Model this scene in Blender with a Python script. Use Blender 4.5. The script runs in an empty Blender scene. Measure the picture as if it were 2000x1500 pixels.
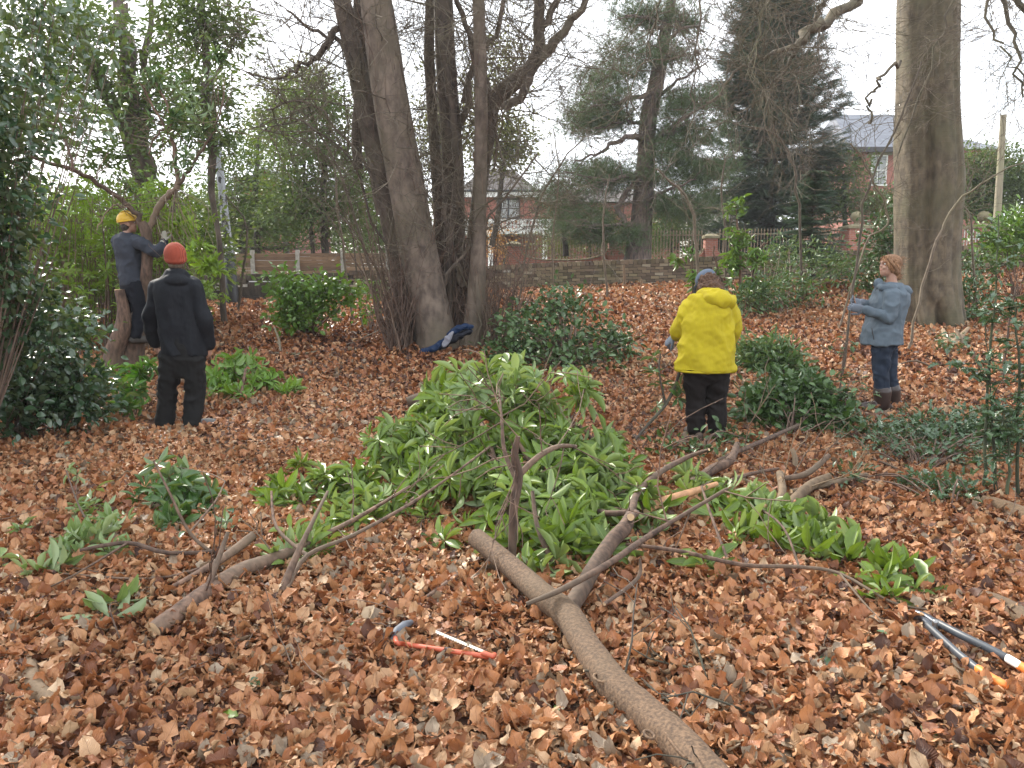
import bpy, math, random
import numpy as np
from mathutils import Vector, noise as mn

# ------------------------------------------------------------------ camera, world, sun, exposure
FPX = 1510.0
PITCH = math.radians(8.66)
CAMZ = 1.55
scene = bpy.context.scene
cam_d = bpy.data.cameras.new('camera')
cam = bpy.data.objects.new('camera', cam_d)
scene.collection.objects.link(cam)
cam.location = (0, 0, CAMZ)
cam.rotation_euler = (math.radians(90) - PITCH, 0, 0)
cam_d.sensor_width = 36
cam_d.lens = 36 * FPX / 2000
cam_d.clip_start = 0.05
cam_d.clip_end = 3000
scene.camera = cam

SUN_EL, SUN_AZ = math.radians(34), math.radians(-38)     # behind and to the left of the scene
w = bpy.data.worlds.new('World'); scene.world = w; w.use_nodes = True
nt = w.node_tree; nt.nodes.clear()
wo = nt.nodes.new('ShaderNodeOutputWorld'); bg = nt.nodes.new('ShaderNodeBackground')
sky = nt.nodes.new('ShaderNodeTexSky'); sky.sky_type = 'NISHITA'; sky.sun_disc = False
sky.sun_elevation = SUN_EL; sky.sun_rotation = SUN_AZ; sky.dust_density = 2.0
tc = nt.nodes.new('ShaderNodeTexCoord')
mp = nt.nodes.new('ShaderNodeMapping'); mp.inputs['Scale'].default_value = (1, 1, 3.2)
nz = nt.nodes.new('ShaderNodeTexNoise'); nz.inputs['Scale'].default_value = 2.3; nz.inputs['Detail'].default_value = 7
cr = nt.nodes.new('ShaderNodeValToRGB')
cr.color_ramp.elements[0].position = 0.30; cr.color_ramp.elements[0].color = (.55, .55, .55, 1)
cr.color_ramp.elements[1].position = 0.55; cr.color_ramp.elements[1].color = (1, 1, 1, 1)
mx = nt.nodes.new('ShaderNodeMix'); mx.data_type = 'RGBA'
mx.inputs[7].default_value = (7.9, 8.2, 8.6, 1)          # thin bright cloud
nt.links.new(tc.outputs['Generated'], mp.inputs['Vector']); nt.links.new(mp.outputs[0], nz.inputs['Vector'])
nt.links.new(nz.outputs[0], cr.inputs[0]); nt.links.new(cr.outputs[0], mx.inputs[0])
nt.links.new(sky.outputs[0], mx.inputs[6]); nt.links.new(mx.outputs[2], bg.inputs[0])
bg.inputs[1].default_value = 0.115
nt.links.new(bg.outputs[0], wo.inputs[0])

sl = bpy.data.lights.new('sun', 'SUN'); sl.energy = 3.2; sl.angle = math.radians(10); sl.color = (1, .93, .82)
so = bpy.data.objects.new('sun', sl); scene.collection.objects.link(so)
sd = Vector((math.sin(SUN_AZ) * math.cos(SUN_EL), math.cos(SUN_AZ) * math.cos(SUN_EL), math.sin(SUN_EL)))
so.rotation_euler = sd.to_track_quat('Z', 'Y').to_euler()
scene.view_settings.view_transform = 'Standard'; scene.view_settings.look = 'None'
scene.view_settings.exposure = 1.42; scene.view_settings.gamma = 1
cy = scene.cycles
cy.use_denoising = True; cy.max_bounces = 6; cy.diffuse_bounces = 3; cy.glossy_bounces = 2
cy.transmission_bounces = 4; cy.transparent_max_bounces = 4; cy.volume_bounces = 0
cy.use_adaptive_sampling = True; cy.adaptive_threshold = 0.009

# ------------------------------------------------------------------ maths helpers
rng = np.random.default_rng(11); random.seed(5)
R = rng.random
def U(a, b, n=None): return rng.uniform(a, b, n)
def nrm(a):
    a = np.asarray(a, float); return a / np.maximum(np.linalg.norm(a, axis=-1, keepdims=True), 1e-9)
def A(*t): return np.array(t, float)
ST, CT = math.sin(PITCH), math.cos(PITCH)
def ray(px, py):
    rx, ry = (px - 1000) / FPX, (750 - py) / FPX
    return A(rx, CT + ry * ST, -ST + ry * CT)
def P(px, py, Y):
    d = ray(px, py); return A(0, 0, CAMZ) + d * (Y / d[1])
def hgt(X, Y):
    X = np.asarray(X, float); Y = np.asarray(Y, float)
    t = (Y - 7.5) / 12.5
    s = np.where(t < .15, np.where(t > -.15, (t + .15) ** 2 / .6, 0), t)
    s = np.minimum(s, 1.0 - .16 * np.clip((Y - 20.3) / 1.5, 0, 1))
    g = .93 + .041 * np.clip(X, -14, 16)
    z = s * g
    amp = np.clip((21 - Y) / 4, 0, 1)
    z = z + amp * (.022 * np.sin(X * 2.1 + .7 * np.sin(Y * 1.3)) * np.sin(Y * 1.7 + 1)
                   + .014 * np.sin(X * 5.3 + Y * 2.2) * np.sin(Y * 4.1 - X))
    return z
def G(px, py, lift=0.0):
    d = ray(px, py); o = A(0, 0, CAMZ)
    t = np.linspace(1.2, 60, 6000); p = o + d * t[:, None]
    k = np.argmax(p[:, 2] < hgt(p[:, 0], p[:, 1]))
    q = p[k].copy(); q[2] = hgt(q[0], q[1]) + lift; return q
def perp(d):
    d = nrm(d); a = np.where(np.abs(d[..., 2:3]) < .9, A(0, 0, 1), A(1, 0, 0))
    return nrm(np.cross(d, a))
def rdir(n=None):
    v = rng.normal(size=(n, 3) if n else 3); return nrm(v)

# ------------------------------------------------------------------ mesh builder
C = scene.collection
class MB:
    def __init__(s): s.v = []; s.g = []; s.uv = []; s.rn = []; s.n = 0
    def add(s, v, f, mi=0, smooth=True, uv=None, rn=None):
        v = np.asarray(v, float).reshape(-1, 3); f = np.asarray(f, int)
        s.v.append(v); s.g.append((f + s.n, mi, smooth))
        s.uv.append(np.zeros((len(v), 2)) if uv is None else np.asarray(uv, float).reshape(-1, 2))
        s.rn.append(np.full(len(v), R()) if rn is None else np.broadcast_to(np.asarray(rn, float), (len(v),)))
        s.n += len(v); return s
    def mesh(s, name, off=None):
        me = bpy.data.meshes.new(name)
        v = np.concatenate(s.v) if s.v else np.zeros((0, 3))
        if off is not None: v = v - np.asarray(off)
        uv = np.concatenate(s.uv); rn = np.concatenate(s.rn)
        me.vertices.add(len(v)); me.vertices.foreach_set('co', v.astype(np.float32).ravel())
        lv = np.concatenate([g[0].ravel() for g in s.g])
        cnt = np.concatenate([np.full(len(g[0]), g[0].shape[1]) for g in s.g])
        mi = np.concatenate([np.full(len(g[0]), g[1]) for g in s.g])
        sm = np.concatenate([np.full(len(g[0]), g[2]) for g in s.g])
        st = np.concatenate([[0], np.cumsum(cnt)[:-1]])
        me.loops.add(len(lv)); me.loops.foreach_set('vertex_index', lv.astype(np.int32))
        me.polygons.add(len(cnt)); me.polygons.foreach_set('loop_start', st.astype(np.int32))
        me.polygons.foreach_set('loop_total', cnt.astype(np.int32))
        me.polygons.foreach_set('material_index', mi.astype(np.int32))
        me.polygons.foreach_set('use_smooth', sm.astype(bool))
        ul = me.uv_layers.new(name='UVMap'); ul.data.foreach_set('uv', uv[lv].astype(np.float32).ravel())
        at = me.attributes.new('rnd', 'FLOAT', 'POINT'); at.data.foreach_set('value', rn.astype(np.float32))
        me.update(calc_edges=True); return me
    # swept tube, open or capped; shp(theta, k) multiplies the radius
    def tube(s, pts, rad, sides=8, mi=0, cap=True, rough=0.0, rn=None, shp=None, rounded=False, flat=None):
        pts = np.asarray(pts, float); n = len(pts); rad = np.broadcast_to(np.asarray(rad, float), (n,)).copy()
        if rounded:
            d0 = nrm(pts[0] - pts[1]); d1 = nrm(pts[-1] - pts[-2]); a = np.radians([80, 55, 28])
            pre = [pts[0] + d0 * rad[0] * math.sin(t) for t in a]; post = [pts[-1] + d1 * rad[-1] * math.sin(t) for t in a[::-1]]
            rp = [rad[0] * math.cos(t) for t in a]; rq = [rad[-1] * math.cos(t) for t in a[::-1]]
            pts = np.vstack([pre, pts, post]); rad = np.concatenate([rp, rad, rq]); n = len(pts)
        T = nrm(np.gradient(pts, axis=0)); ref = perp(T[0]) if flat is None else nrm(np.asarray(flat[0], float))
        th = np.linspace(0, 2 * math.pi, sides, endpoint=False); c, sn = np.cos(th), np.sin(th)
        V = np.empty((n, sides, 3)); L = np.concatenate([[0], np.cumsum(np.linalg.norm(np.diff(pts, axis=0), axis=1))])
        for k in range(n):
            ref = nrm(ref - T[k] * np.dot(ref, T[k])); b = np.cross(T[k], ref)
            r = rad[k] * np.ones(sides)
            if rough: r = r * (1 + rough * rng.normal(size=sides))
            if shp is not None: r = r * shp(th, k)
            fb = 1.0 if flat is None else flat[1]
            V[k] = pts[k] + ref * (c * r)[:, None] + b * (sn * r * fb)[:, None]
        i = np.arange(sides); j = (i + 1) % sides
        k = np.arange(n - 1)[:, None] * sides
        F = np.stack([k + i, k + j, k + sides + j, k + sides + i], -1).reshape(-1, 4)
        uv = np.stack(np.broadcast_arrays((i / sides)[None], L[:, None]), -1)
        rv = R() if rn is None else rn
        base = s.n
        s.add(V, F, mi, True, uv, rv)
        if cap:
            for e, ring, rev in ((0, i, True), (n - 1, (n - 1) * sides + i, False)):
                c0 = V[e].mean(0); vv = np.vstack([V[e], c0]);
                f = np.stack([i, j, np.full(sides, sides)], -1)
                if rev: f = f[:, ::-1]
                s.add(vv, f, mi if cap is True else cap, rounded, None, rv)
        return s
    def box(s, c, sz, mi=0, rot=0.0, rn=None, jit=0):
        x, y, z = np.asarray(sz, float) / 2
        v = A(*[0]) if False else np.array([[-x,-y,-z],[x,-y,-z],[x,y,-z],[-x,y,-z],[-x,-y,z],[x,-y,z],[x,y,z],[-x,y,z]])
        if jit: v = v + rng.normal(size=v.shape) * jit
        cr_, sr = math.cos(rot), math.sin(rot)
        v = np.stack([v[:,0]*cr_ - v[:,1]*sr, v[:,0]*sr + v[:,1]*cr_, v[:,2]], -1) + np.asarray(c, float)
        f = [[0,3,2,1],[4,5,6,7],[0,1,5,4],[1,2,6,5],[2,3,7,6],[3,0,4,7]]
        return s.add(v, f, mi, False, None, rn)
    def poly(s, pts, mi=0, uv=None):
        return s.add(pts, [list(range(len(pts)))], mi, False, uv)

def obj(name, mb, mats, parent=None, off=None):
    if isinstance(mb, MB):
        if not mb.v: return None
        o_ = off if off is not None else (np.array(parent['_w']) if parent is not None and '_w' in parent else None)
        me = mb.mesh(name, o_)
    else: me = mb
    for m in (mats if isinstance(mats, (list, tuple)) else [mats]): me.materials.append(m)
    o = bpy.data.objects.new(name, me); C.objects.link(o)
    if parent is not None: o.parent = parent; o['_w'] = [0.0, 0.0, 0.0] if '_w' not in parent else parent['_w']
    return o
def tag(o, label, cat, group=None, kind=None):
    if label: o['label'] = label
    if cat: o['category'] = cat
    if group: o['group'] = group
    if kind: o['kind'] = kind
    return o
def thing(name, label, cat, loc=(0, 0, 0), group=None):
    o = bpy.data.objects.new(name, None); C.objects.link(o); o.location = [float(a) for a in loc]
    o['_w'] = [float(a) for a in loc]; o.empty_display_size = .1
    return tag(o, label, cat, group)
def single(name, mb, mats, loc, label, cat, group=None, kind=None):
    o = obj(name, mb, mats, None, loc); o.location = [float(a) for a in loc]; return tag(o, label, cat, group, kind)

# ------------------------------------------------------------------ leaf sets
def tmpl(stations, cols=3, fold=.12, droop=.15, wav=0.0, seed=0):
    r = np.random.default_rng(seed); us = np.linspace(-1, 1, cols); v = []; uv = []
    for (t, wd) in stations:
        for u in us:
            v.append([u * wd * .5, t, fold * abs(u) * wd * .5 - droop * t * t + wav * r.normal()]); uv.append([u * .5 + .5, t])
    n = len(stations); f = []
    for a in range(n - 1):
        for b in range(cols - 1):
            k = a * cols + b; f.append([k, k + 1, k + cols + 1, k + cols])
    return np.array(v), np.array(f), np.array(uv)
ST_R = [(0, .10), (.12, .30), (.38, .82), (.62, 1.0), (.85, .62), (1, .03)]
ST_O = [(0, .08), (.2, .75), (.5, 1.0), (.8, .68), (1, .05)]
T_RH = [tmpl(ST_R, 3, f_, d_, .004, i) for i, (f_, d_) in enumerate([(.35, .12), (.2, .3), (.45, .05), (.3, .2)])]
T_OV = [tmpl(ST_O, 3, .3, .12, .004, 9), tmpl(ST_O, 3, .15, .3, .006, 10)]
T_LO = [tmpl([(0, .1), (.5, 1.0), (1, .05)], 3, .3, .15, 0, 1)]
def holly():
    v = [[0, 0, 0]]; f = []; uv = [[.5, 0]]
    rows = []
    for i, (t, wd) in enumerate([(0, .1), (.12, .8), (.24, .45), (.38, 1.1), (.52, .5), (.66, 1.0), (.8, .35), (.88, .5), (1, .03)]): rows.append((t, wd))
    return tmpl(rows, 3, .4, .15, .01, 4)
T_HO = [holly()]
T_NE = []
for q in range(4):
    r_ = np.random.default_rng(q + 40); v = []; f = []; uv = []
    for k in range(9):
        d = nrm(A(r_.normal() * .8, .75 + .3 * r_.random(), r_.normal() * .8)); sd_ = nrm(np.cross(d, r_.normal(size=3))) * .022
        b = len(v); v += [list(-sd_), list(sd_), list(d * (.7 + .4 * r_.random()))]; f.append([b, b + 1, b + 2]); uv += [[.3, 0], [.7, 0], [.5, 1]]
    T_NE.append((np.array(v), np.array(f), np.array(uv)))
T_SP = []                                             # flat fir spray: a short twig with side needles
for q in range(3):
    r_ = np.random.default_rng(q + 70); v = []; f = []; uv = []
    for k in range(7):
        t = k / 7.0
        for sg in (-1, 1):
            b = len(v); o_ = A(0, t, -.12 * t * t); d = A(sg * (.42 * (1 - .6 * t)), .30, -.08 + .05 * r_.normal())
            v += [list(o_ + A(0, -.03, 0)), list(o_ + A(0, .05, 0)), list(o_ + d)]; f.append([b, b + 1, b + 2]); uv += [[.3, 0], [.7, 0], [.5, 1]]
    T_SP.append((np.array(v), np.array(f), np.array(uv)))
T_LI = []
for q in range(14):
    r_ = np.random.default_rng(q + 100); a, b, c_ = r_.normal() * .30, r_.normal() * .28, r_.normal() * .28; f1, f2 = r_.uniform(4, 8), r_.uniform(0, 6); us = np.linspace(-1, 1, 5); v = []; uv = []
    st = [(0, .05), (.08, .5), (.22, .86), (.42, 1.0), (.62, .9), (.8, .6), (.92, .28), (1, .03)]
    for (t, wd) in st:
        wj = wd * (1 + .13 * r_.normal())
        for u in us: v.append([u * wj * .5 * (1 + .1 * r_.normal()), t + .02 * r_.normal(), a * (u * wd) ** 2 * .5 + b * (t - .5) ** 2 * 1.3 + c_ * u * wd * (t - .5) + .06 * abs(u) * math.sin(f1 * t * 2 + f2 + 2 * u) + .034 * r_.normal()]); uv.append([u * .5 + .5, t])
    f = [[i * 5 + j, i * 5 + j + 1, i * 5 + j + 6, i * 5 + j + 5] for i in range(7) for j in range(4)]
    T_LI.append((np.array(v), np.array(f), np.array(uv)))
T_LF = []
for q in range(8):
    r_ = np.random.default_rng(q + 200); a, b = r_.normal() * .6, r_.normal() * .5; v = []; uv = []
    for (t, wd) in [(0, .2), (.33, 1), (.7, .85), (1, .1)]:
        for u in (-1, 0, 1): v.append([u * wd * .5, t, a * abs(u) * wd * .5 + b * (t - .5) ** 2 + .06 * r_.normal()]); uv.append([u * .5 + .5, t])
    f = [[i * 3 + j, i * 3 + j + 1, i * 3 + j + 4, i * 3 + j + 3] for i in range(3) for j in range(2)]
    T_LF.append((np.array(v), np.array(f), np.array(uv)))
class LS:
    def __init__(s, T): s.T = T; s.d = []
    def add(s, p, d, n, L, W, rn=None):
        p = np.atleast_2d(p); m = len(p); d = nrm(np.broadcast_to(d, (m, 3))); n = np.broadcast_to(n, (m, 3))
        n = nrm(n - d * (n * d).sum(1)[:, None])
        s.d.append((p, d, n, np.broadcast_to(L, (m,)), np.broadcast_to(W, (m,)), R(m) if rn is None else np.broadcast_to(rn, (m,))))
    def bake(s, mb=None, mi=0):
        mb = mb or MB()
        if not s.d: return mb
        p, d, n, L, W, rn = [np.concatenate([q[i] for q in s.d]) for i in range(6)]
        S = np.cross(d, n); k = rng.integers(0, len(s.T), len(p))
        for t, (tv, tf, tu) in enumerate(s.T):
            m = np.where(k == t)[0]
            if not len(m): continue
            V = p[m, None] + tv[None, :, 0:1] * (W[m, None, None] * S[m, None]) + tv[None, :, 1:2] * (L[m, None, None] * d[m, None]) + tv[None, :, 2:3] * (L[m, None, None] * n[m, None])
            F = (tf[None] + (np.arange(len(m)) * len(tv))[:, None, None]).reshape(-1, tf.shape[1])
            mb.add(V, F, mi, True, np.tile(tu, (len(m), 1)), np.repeat(rn[m], len(tv)))
        return mb
def rosette(ls, c, ax, n=9, L=.13, W=.34, sp=(50, 95), rn=None):
    ax = nrm(ax); a = perp(ax); b = np.cross(ax, a); t = np.linspace(0, 2 * math.pi, n, endpoint=False) + U(0, 6) + rng.normal(size=n) * .2
    rad = a * np.cos(t)[:, None] + b * np.sin(t)[:, None]; ph = np.radians(U(sp[0], sp[1], n))[:, None]
    d = ax * np.cos(ph) + rad * np.sin(ph); nn = ax * np.sin(ph) - rad * np.cos(ph)
    Ls = L * U(.72, 1.12, n); r0 = (R() if rn is None else rn)
    ls.add(c + d * .008, d, nn + rng.normal(size=(n, 3)) * .18, Ls, Ls * W * U(.85, 1.15, n), np.clip(r0 * .6 + .4 * R(n), 0, 1))

# ------------------------------------------------------------------ branches
def path(keys, n=4, wob=0.0):
    k = np.asarray(keys, float); out = []
    for i in range(len(k) - 1):
        p0, p1, p2, p3 = k[max(i - 1, 0)], k[i], k[i + 1], k[min(i + 2, len(k) - 1)]
        for t in np.linspace(0, 1, n, endpoint=False):
            out.append(.5 * ((2 * p1) + (-p0 + p2) * t + (2 * p0 - 5 * p1 + 4 * p2 - p3) * t * t + (-p0 + 3 * p1 - 3 * p2 + p3) * t ** 3))
    out.append(k[-1]); out = np.array(out)
    if wob: out[1:-1, :3] += rng.normal(size=out[1:-1, :3].shape) * wob
    return out
def limb(mb, pix, n=4, sides=10, wob=0.0, rough=.02, cap=True, rn=None):
    """pix: (px, py, Y, width in photo pixels) -> tapered limb of real size; returns its points and radii."""
    k = [list(P(x, y, Y)) + [wd * Y / FPX / 2] for x, y, Y, wd in pix]
    q = path(k, n, 0)
    if wob: q[1:-1, :3] += rng.normal(size=(len(q) - 2, 3)) * wob
    mb.tube(q[:, :3], np.maximum(q[:, 3], .001), sides, 0, cap, rough, rn); return q
def wander(p, d, L, n, wob=.15, up=0.0):
    pts = [np.asarray(p, float)]; d = nrm(d)
    for i in range(n):
        d = nrm(d + rng.normal(size=3) * wob + A(0, 0, up)); pts.append(pts[-1] + d * L / n)
    return np.array(pts)
def grow(mb, p, d, L, r, lev, tips=None, kids=5, wob=.18, up=.02, spread=.7, ratio=.6, sides=5, rmin=.0025, t0=.25):
    n = max(3, int(5 - (3 - lev))) if lev < 3 else 7
    pts = wander(p, d, L, n, wob, up); rad = np.linspace(r, max(r * .35, rmin), n + 1)
    mb.tube(pts, rad, max(3, sides), 0, False)
    if tips is not None and lev <= 1: tips.append((pts[-1], nrm(pts[-1] - pts[-2])))
    if lev <= 0: return
    for k in range(kids):
        t = U(t0, .98) * n; i = min(int(t), n - 1); q = pts[i] + (pts[i + 1] - pts[i]) * (t - i); dd = nrm(pts[i + 1] - pts[i])
        nd = nrm(dd + rdir() * spread + perp(dd) * 0)
        grow(mb, q, nd, L * ratio * U(.6, 1.15), max((rad[i]) * .6, rmin), lev - 1, tips, kids, wob, up, spread, ratio, sides - 1, rmin, t0)
def twigs_on(mb, q, n, L, r, lev=1, kids=3, t0=.1, up=.03, bias=(0, 0, 0), tips=None, wob=.2, spread=.8):
    """side shoots along limb q (points + radius)"""
    for _ in range(n):
        t = U(t0, .99) * (len(q) - 1); i = int(t); a = q[i, :3] + (q[min(i + 1, len(q) - 1), :3] - q[i, :3]) * (t - i)
        grow(mb, a, rdir() + np.asarray(bias, float), L * U(.5, 1.2), r, lev, tips, kids, wob, up, spread)

# ------------------------------------------------------------------ materials
class M:
    def __init__(s, name):
        s.m = bpy.data.materials.new(name); s.m.use_nodes = True; s.t = s.m.node_tree; s.b = s.t.nodes['Principled BSDF']; s.o = s.t.nodes['Material Output']
    def n(s, typ, **k):
        x = s.t.nodes.new('ShaderNode' + typ)
        for a, v in k.items():
            if isinstance(v, tuple) and a.startswith('_'): x.inputs[a[1:]].default_value = v
            elif a.startswith('_'): x.inputs[a[1:].replace('0', ' ')].default_value = v
            else: setattr(x, a, v)
        return x
    def l(s, a, b): s.t.links.new(a, b)
    def ramp(s, fac, stops):
        r = s.n('ValToRGB'); e = r.color_ramp.elements
        while len(e) < len(stops): e.new(.5)
        for i, (p, c) in enumerate(stops): e[i].position = p; e[i].color = (*c, 1)
        s.l(fac, r.inputs[0]); return r.outputs[0]
    def mix(s, f, a, b, mode='MIX'):
        x = s.n('Mix', data_type='RGBA', blend_type=mode)
        for v, i in ((f, 0), (a, 6), (b, 7)):
            if hasattr(v, 'links') or hasattr(v, 'is_linked'): s.l(v, x.inputs[i])
            else: x.inputs[i].default_value = v if i == 0 else (*v, 1)
        return x.outputs[2]
    def math(s, op, a, b=None):
        x = s.n('Math', operation=op)
        for v, i in ((a, 0), (b, 1)):
            if v is None: continue
            if hasattr(v, 'is_linked'): s.l(v, x.inputs[i])
            else: x.inputs[i].default_value = v
        return x.outputs[0]
    def co(s, scale=(1, 1, 1), src='Object'):
        c = s.n('TexCoord'); m = s.n('Mapping'); m.inputs['Scale'].default_value = scale; s.l(c.outputs[src], m.inputs[0]); return m.outputs[0]
    def noise(s, scale, detail=4, vec=None, rough=.55):
        x = s.n('TexNoise'); x.inputs['Scale'].default_value = scale; x.inputs['Detail'].default_value = detail; x.inputs['Roughness'].default_value = rough
        s.l(vec if vec is not None else s.co(), x.inputs['Vector']); return x.outputs[0]
    def bump(s, h, st=.3, dist=.01):
        b = s.n('Bump'); b.inputs['Strength'].default_value = st; b.inputs['Distance'].default_value = dist; s.l(h, b.inputs['Height']); s.l(b.outputs[0], s.b.inputs['Normal'])
    def rough(s, v): s.b.inputs['Roughness'].default_value = v
    def col(s, c):
        if hasattr(c, 'is_linked'): s.l(c, s.b.inputs['Base Color'])
        else: s.b.inputs['Base Color'].default_value = (*c, 1)
def m_bark(name, c1, c2, c3, sx=14, sz=3, bump=.5, dist=.01, line=0.0):
    m = M(name); v = m.co((sx, sx, sz)); n1 = m.noise(1, 6, v); n2 = m.noise(1.1, 3); c = m.ramp(n1, [(.35, c1), (.65, c2)])
    c = m.mix(m.ramp(n2, [(.45, (0, 0, 0)), (.7, (1, 1, 1))]), c, c3)
    at = m.n('Attribute', attribute_name='rnd'); c = m.mix(at.outputs['Fac'], m.mix(1.0, c, (.62, .6, .58), 'MULTIPLY'), m.mix(1.0, c, (1.35, 1.33, 1.3), 'MULTIPLY'))
    h = n1
    if line:
        w_ = m.noise(1, 4, m.co((3, 3, 40))); h = m.math('ADD', n1, m.math('MULTIPLY', w_, line))
    fine = m.noise(60, 3); h = m.math('ADD', h, m.math('MULTIPLY', fine, .25))
    m.col(c); m.rough(.85); m.bump(h, bump, dist); return m.m
def m_leaf(name, a, b, under, rib, rough=.4, tr=.25, spec=.5, ribw=.035, c3=None):
    m = M(name); at = m.n('Attribute', attribute_name='rnd'); uv = m.n('UVMap'); sp = m.n('SeparateXYZ'); m.l(uv.outputs[0], sp.inputs[0])
    st = [(0, a), (.75, b)] + ([(.9, b), (1.0, c3)] if c3 else [])
    c = m.ramp(at.outputs['Fac'], st)
    nn = m.noise(25, 2); c = m.mix(.35, c, m.mix(nn, (0, 0, 0), tuple(min(1, x * 2.0) for x in b)), 'MIX')
    if rib:
        d = m.math('ABSOLUTE', m.math('SUBTRACT', sp.outputs[0], .5)); f = m.math('LESS_THAN', d, ribw); c = m.mix(m.math('MULTIPLY', f, .6), c, rib)
    if under:
        g = m.n('NewGeometry'); c = m.mix(g.outputs['Backfacing'], c, under)
    m.col(c); m.rough(rough); m.b.inputs['Specular IOR Level'].default_value = spec
    if tr:
        t = m.n('BsdfTranslucent'); hc = m.mix(1.0, c, (1.0, 1.0, .35), 'MULTIPLY'); m.l(hc, t.inputs[0]); mx_ = m.n('MixShader'); mx_.inputs[0].default_value = tr
        m.l(m.b.outputs[0], mx_.inputs[1]); m.l(t.outputs[0], mx_.inputs[2]); m.l(mx_.outputs[0], m.o.inputs[0])
    return m.m
def m_plain(name, c, rough=.7, var=.25, sc=8, bump=.1, metal=0.0, dist=.005, vec=(1, 1, 1)):
    m = M(name); n1 = m.noise(sc, 5, m.co(vec)); d = tuple(x * (1 - var) for x in c); e = tuple(min(1, x * (1 + var)) for x in c)
    m.col(m.ramp(n1, [(.3, d), (.7, e)])); m.rough(rough); m.b.inputs['Metallic'].default_value = metal
    if bump: m.bump(n1, bump, dist)
    return m.m
def m_cloth(name, c, rough=.85, var=.12, weave=260):
    m = M(name); n1 = m.noise(7, 4); n2 = m.noise(weave, 2); n3 = m.noise(1, 3, m.co((22, 22, 7)))
    m.col(m.ramp(n1, [(.3, tuple(x * (1 - var) for x in c)), (.7, tuple(min(1, x * (1 + var)) for x in c))])); m.rough(rough)
    m.b.inputs['Specular IOR Level'].default_value = .2
    m.bump(m.math('ADD', m.math('MULTIPLY', n2, .15), n3), .5, .012); return m.m
def m_brick(name, c1, c2, mortar, bw=.225, bh=.075, sc=1.0):
    m = M(name); c = m.n('TexCoord'); sp = m.n('SeparateXYZ'); m.l(c.outputs['Object'], sp.inputs[0]); cb = m.n('CombineXYZ')
    m.l(m.math('ADD', sp.outputs[0], sp.outputs[1]), cb.inputs[0]); m.l(sp.outputs[2], cb.inputs[1])
    b = m.n('TexBrick'); m.l(cb.outputs[0], b.inputs['Vector']); b.inputs['Scale'].default_value = sc; b.inputs['Color1'].default_value = (*c1, 1); b.inputs['Color2'].default_value = (*c2, 1)
    b.inputs['Mortar'].default_value = (*mortar, 1); b.inputs['Brick Width'].default_value = bw; b.inputs['Row Height'].default_value = bh; b.inputs['Mortar Size'].default_value = .008
    n1 = m.noise(2.5, 5); m.col(m.mix(m.math('MULTIPLY', n1, .4), b.outputs[0], tuple(x * .5 for x in c1))); m.rough(.9)
    m.bump(b.outputs['Fac'], -.4 if False else .3, .01); return m.m

BEECH = m_bark('beech_bark', (.058, .043, .034), (.145, .112, .088), (.090, .074, .050), 9, 5, .6, .010, .8)
BEECH2 = m_bark('smooth_beech_bark', (.048, .038, .026), (.120, .096, .064), (.072, .068, .036), 9, 5, .8, .014, .7)
BARKD = m_bark('dark_bark', (.035, .028, .022), (.085, .068, .052), (.05, .05, .03), 22, 5, .6)
SHOOT = m_bark('shoot_bark', (.075, .045, .034), (.16, .105, .078), (.12, .09, .06), 30, 8, .3)
TWIG = m_bark('twig_bark', (.075, .058, .042), (.15, .12, .088), (.10, .09, .05), 30, 8, .3)
RHW = m_bark('rhododendron_bark', (.055, .032, .022), (.17, .105, .072), (.12, .09, .06), 30, 9, .55, .006)
RHL = m_bark('pale_speckled_bark', (.062, .036, .020), (.170, .105, .060), (.105, .072, .040), 80, 80, .7, .006)
CUT = m_plain('cut_wood', (.55, .38, .22), .8, .2, 30, .1)
PINEB = m_bark('pine_bark', (.05, .038, .032), (.17, .12, .098), (.10, .08, .065), 16, 3.5, .9, .03)
STAKE = m_bark('weathered_stake_wood', (.13, .09, .055), (.24, .17, .105), (.17, .13, .08), 30, 6, .4)
L_RH = m_leaf('rhododendron_leaf', (.038, .082, .012), (.145, .225, .028), (.21, .28, .11), (.22, .29, .10), .40, .25, .5, c3=(.19, .27, .09))
L_RHP = m_leaf('pale_rhododendron_leaf', (.09, .16, .05), (.19, .27, .10), (.26, .33, .17), (.3, .37, .17), .35, .25)
L_RHD = m_leaf('dark_rhododendron_leaf', (.03, .075, .02), (.065, .13, .03), (.14, .2, .09), (.14, .2, .08), .33, .2)
L_TH = m_leaf('thicket_leaf', (.08, .16, .015), (.19, .30, .03), (.16, .25, .04), (.2, .3, .08), .4, .42)
L_CA = m_leaf('glossy_dark_leaf', (.018, .046, .020), (.05, .095, .042), (.09, .13, .07), None, .22, .25, .9)
L_IV = m_leaf('ivy_leaf', (.018, .05, .012), (.065, .125, .028), (.07, .12, .05), (.1, .16, .07), .33, .15, .55)
L_HO = m_leaf('holly_leaf', (.022, .055, .024), (.065, .12, .05), (.09, .15, .07), (.1, .17, .08), .28, .12, .6)
L_LB = m_leaf('laurel_leaf', (.05, .12, .016), (.12, .23, .03), (.12, .2, .05), (.15, .25, .07), .33, .3)
L_BG = m_leaf('background_leaf', (.03, .06, .018), (.11, .165, .045), (.10, .14, .05), None, .5, .42)
L_BG2 = m_leaf('olive_background_leaf', (.06, .08, .022), (.17, .18, .05), (.14, .15, .05), None, .5, .42)
L_PI = m_leaf('pine_needle', (.025, .05, .018), (.09, .13, .048), None, None, .55, .2)
L_CO = m_leaf('conifer_needle', (.010, .026, .014), (.045, .075, .034), None, None, .55, .1)
L_SPR = m_leaf('young_fir_needle', (.025, .055, .035), (.065, .115, .065), None, None, .55, .15)
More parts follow.
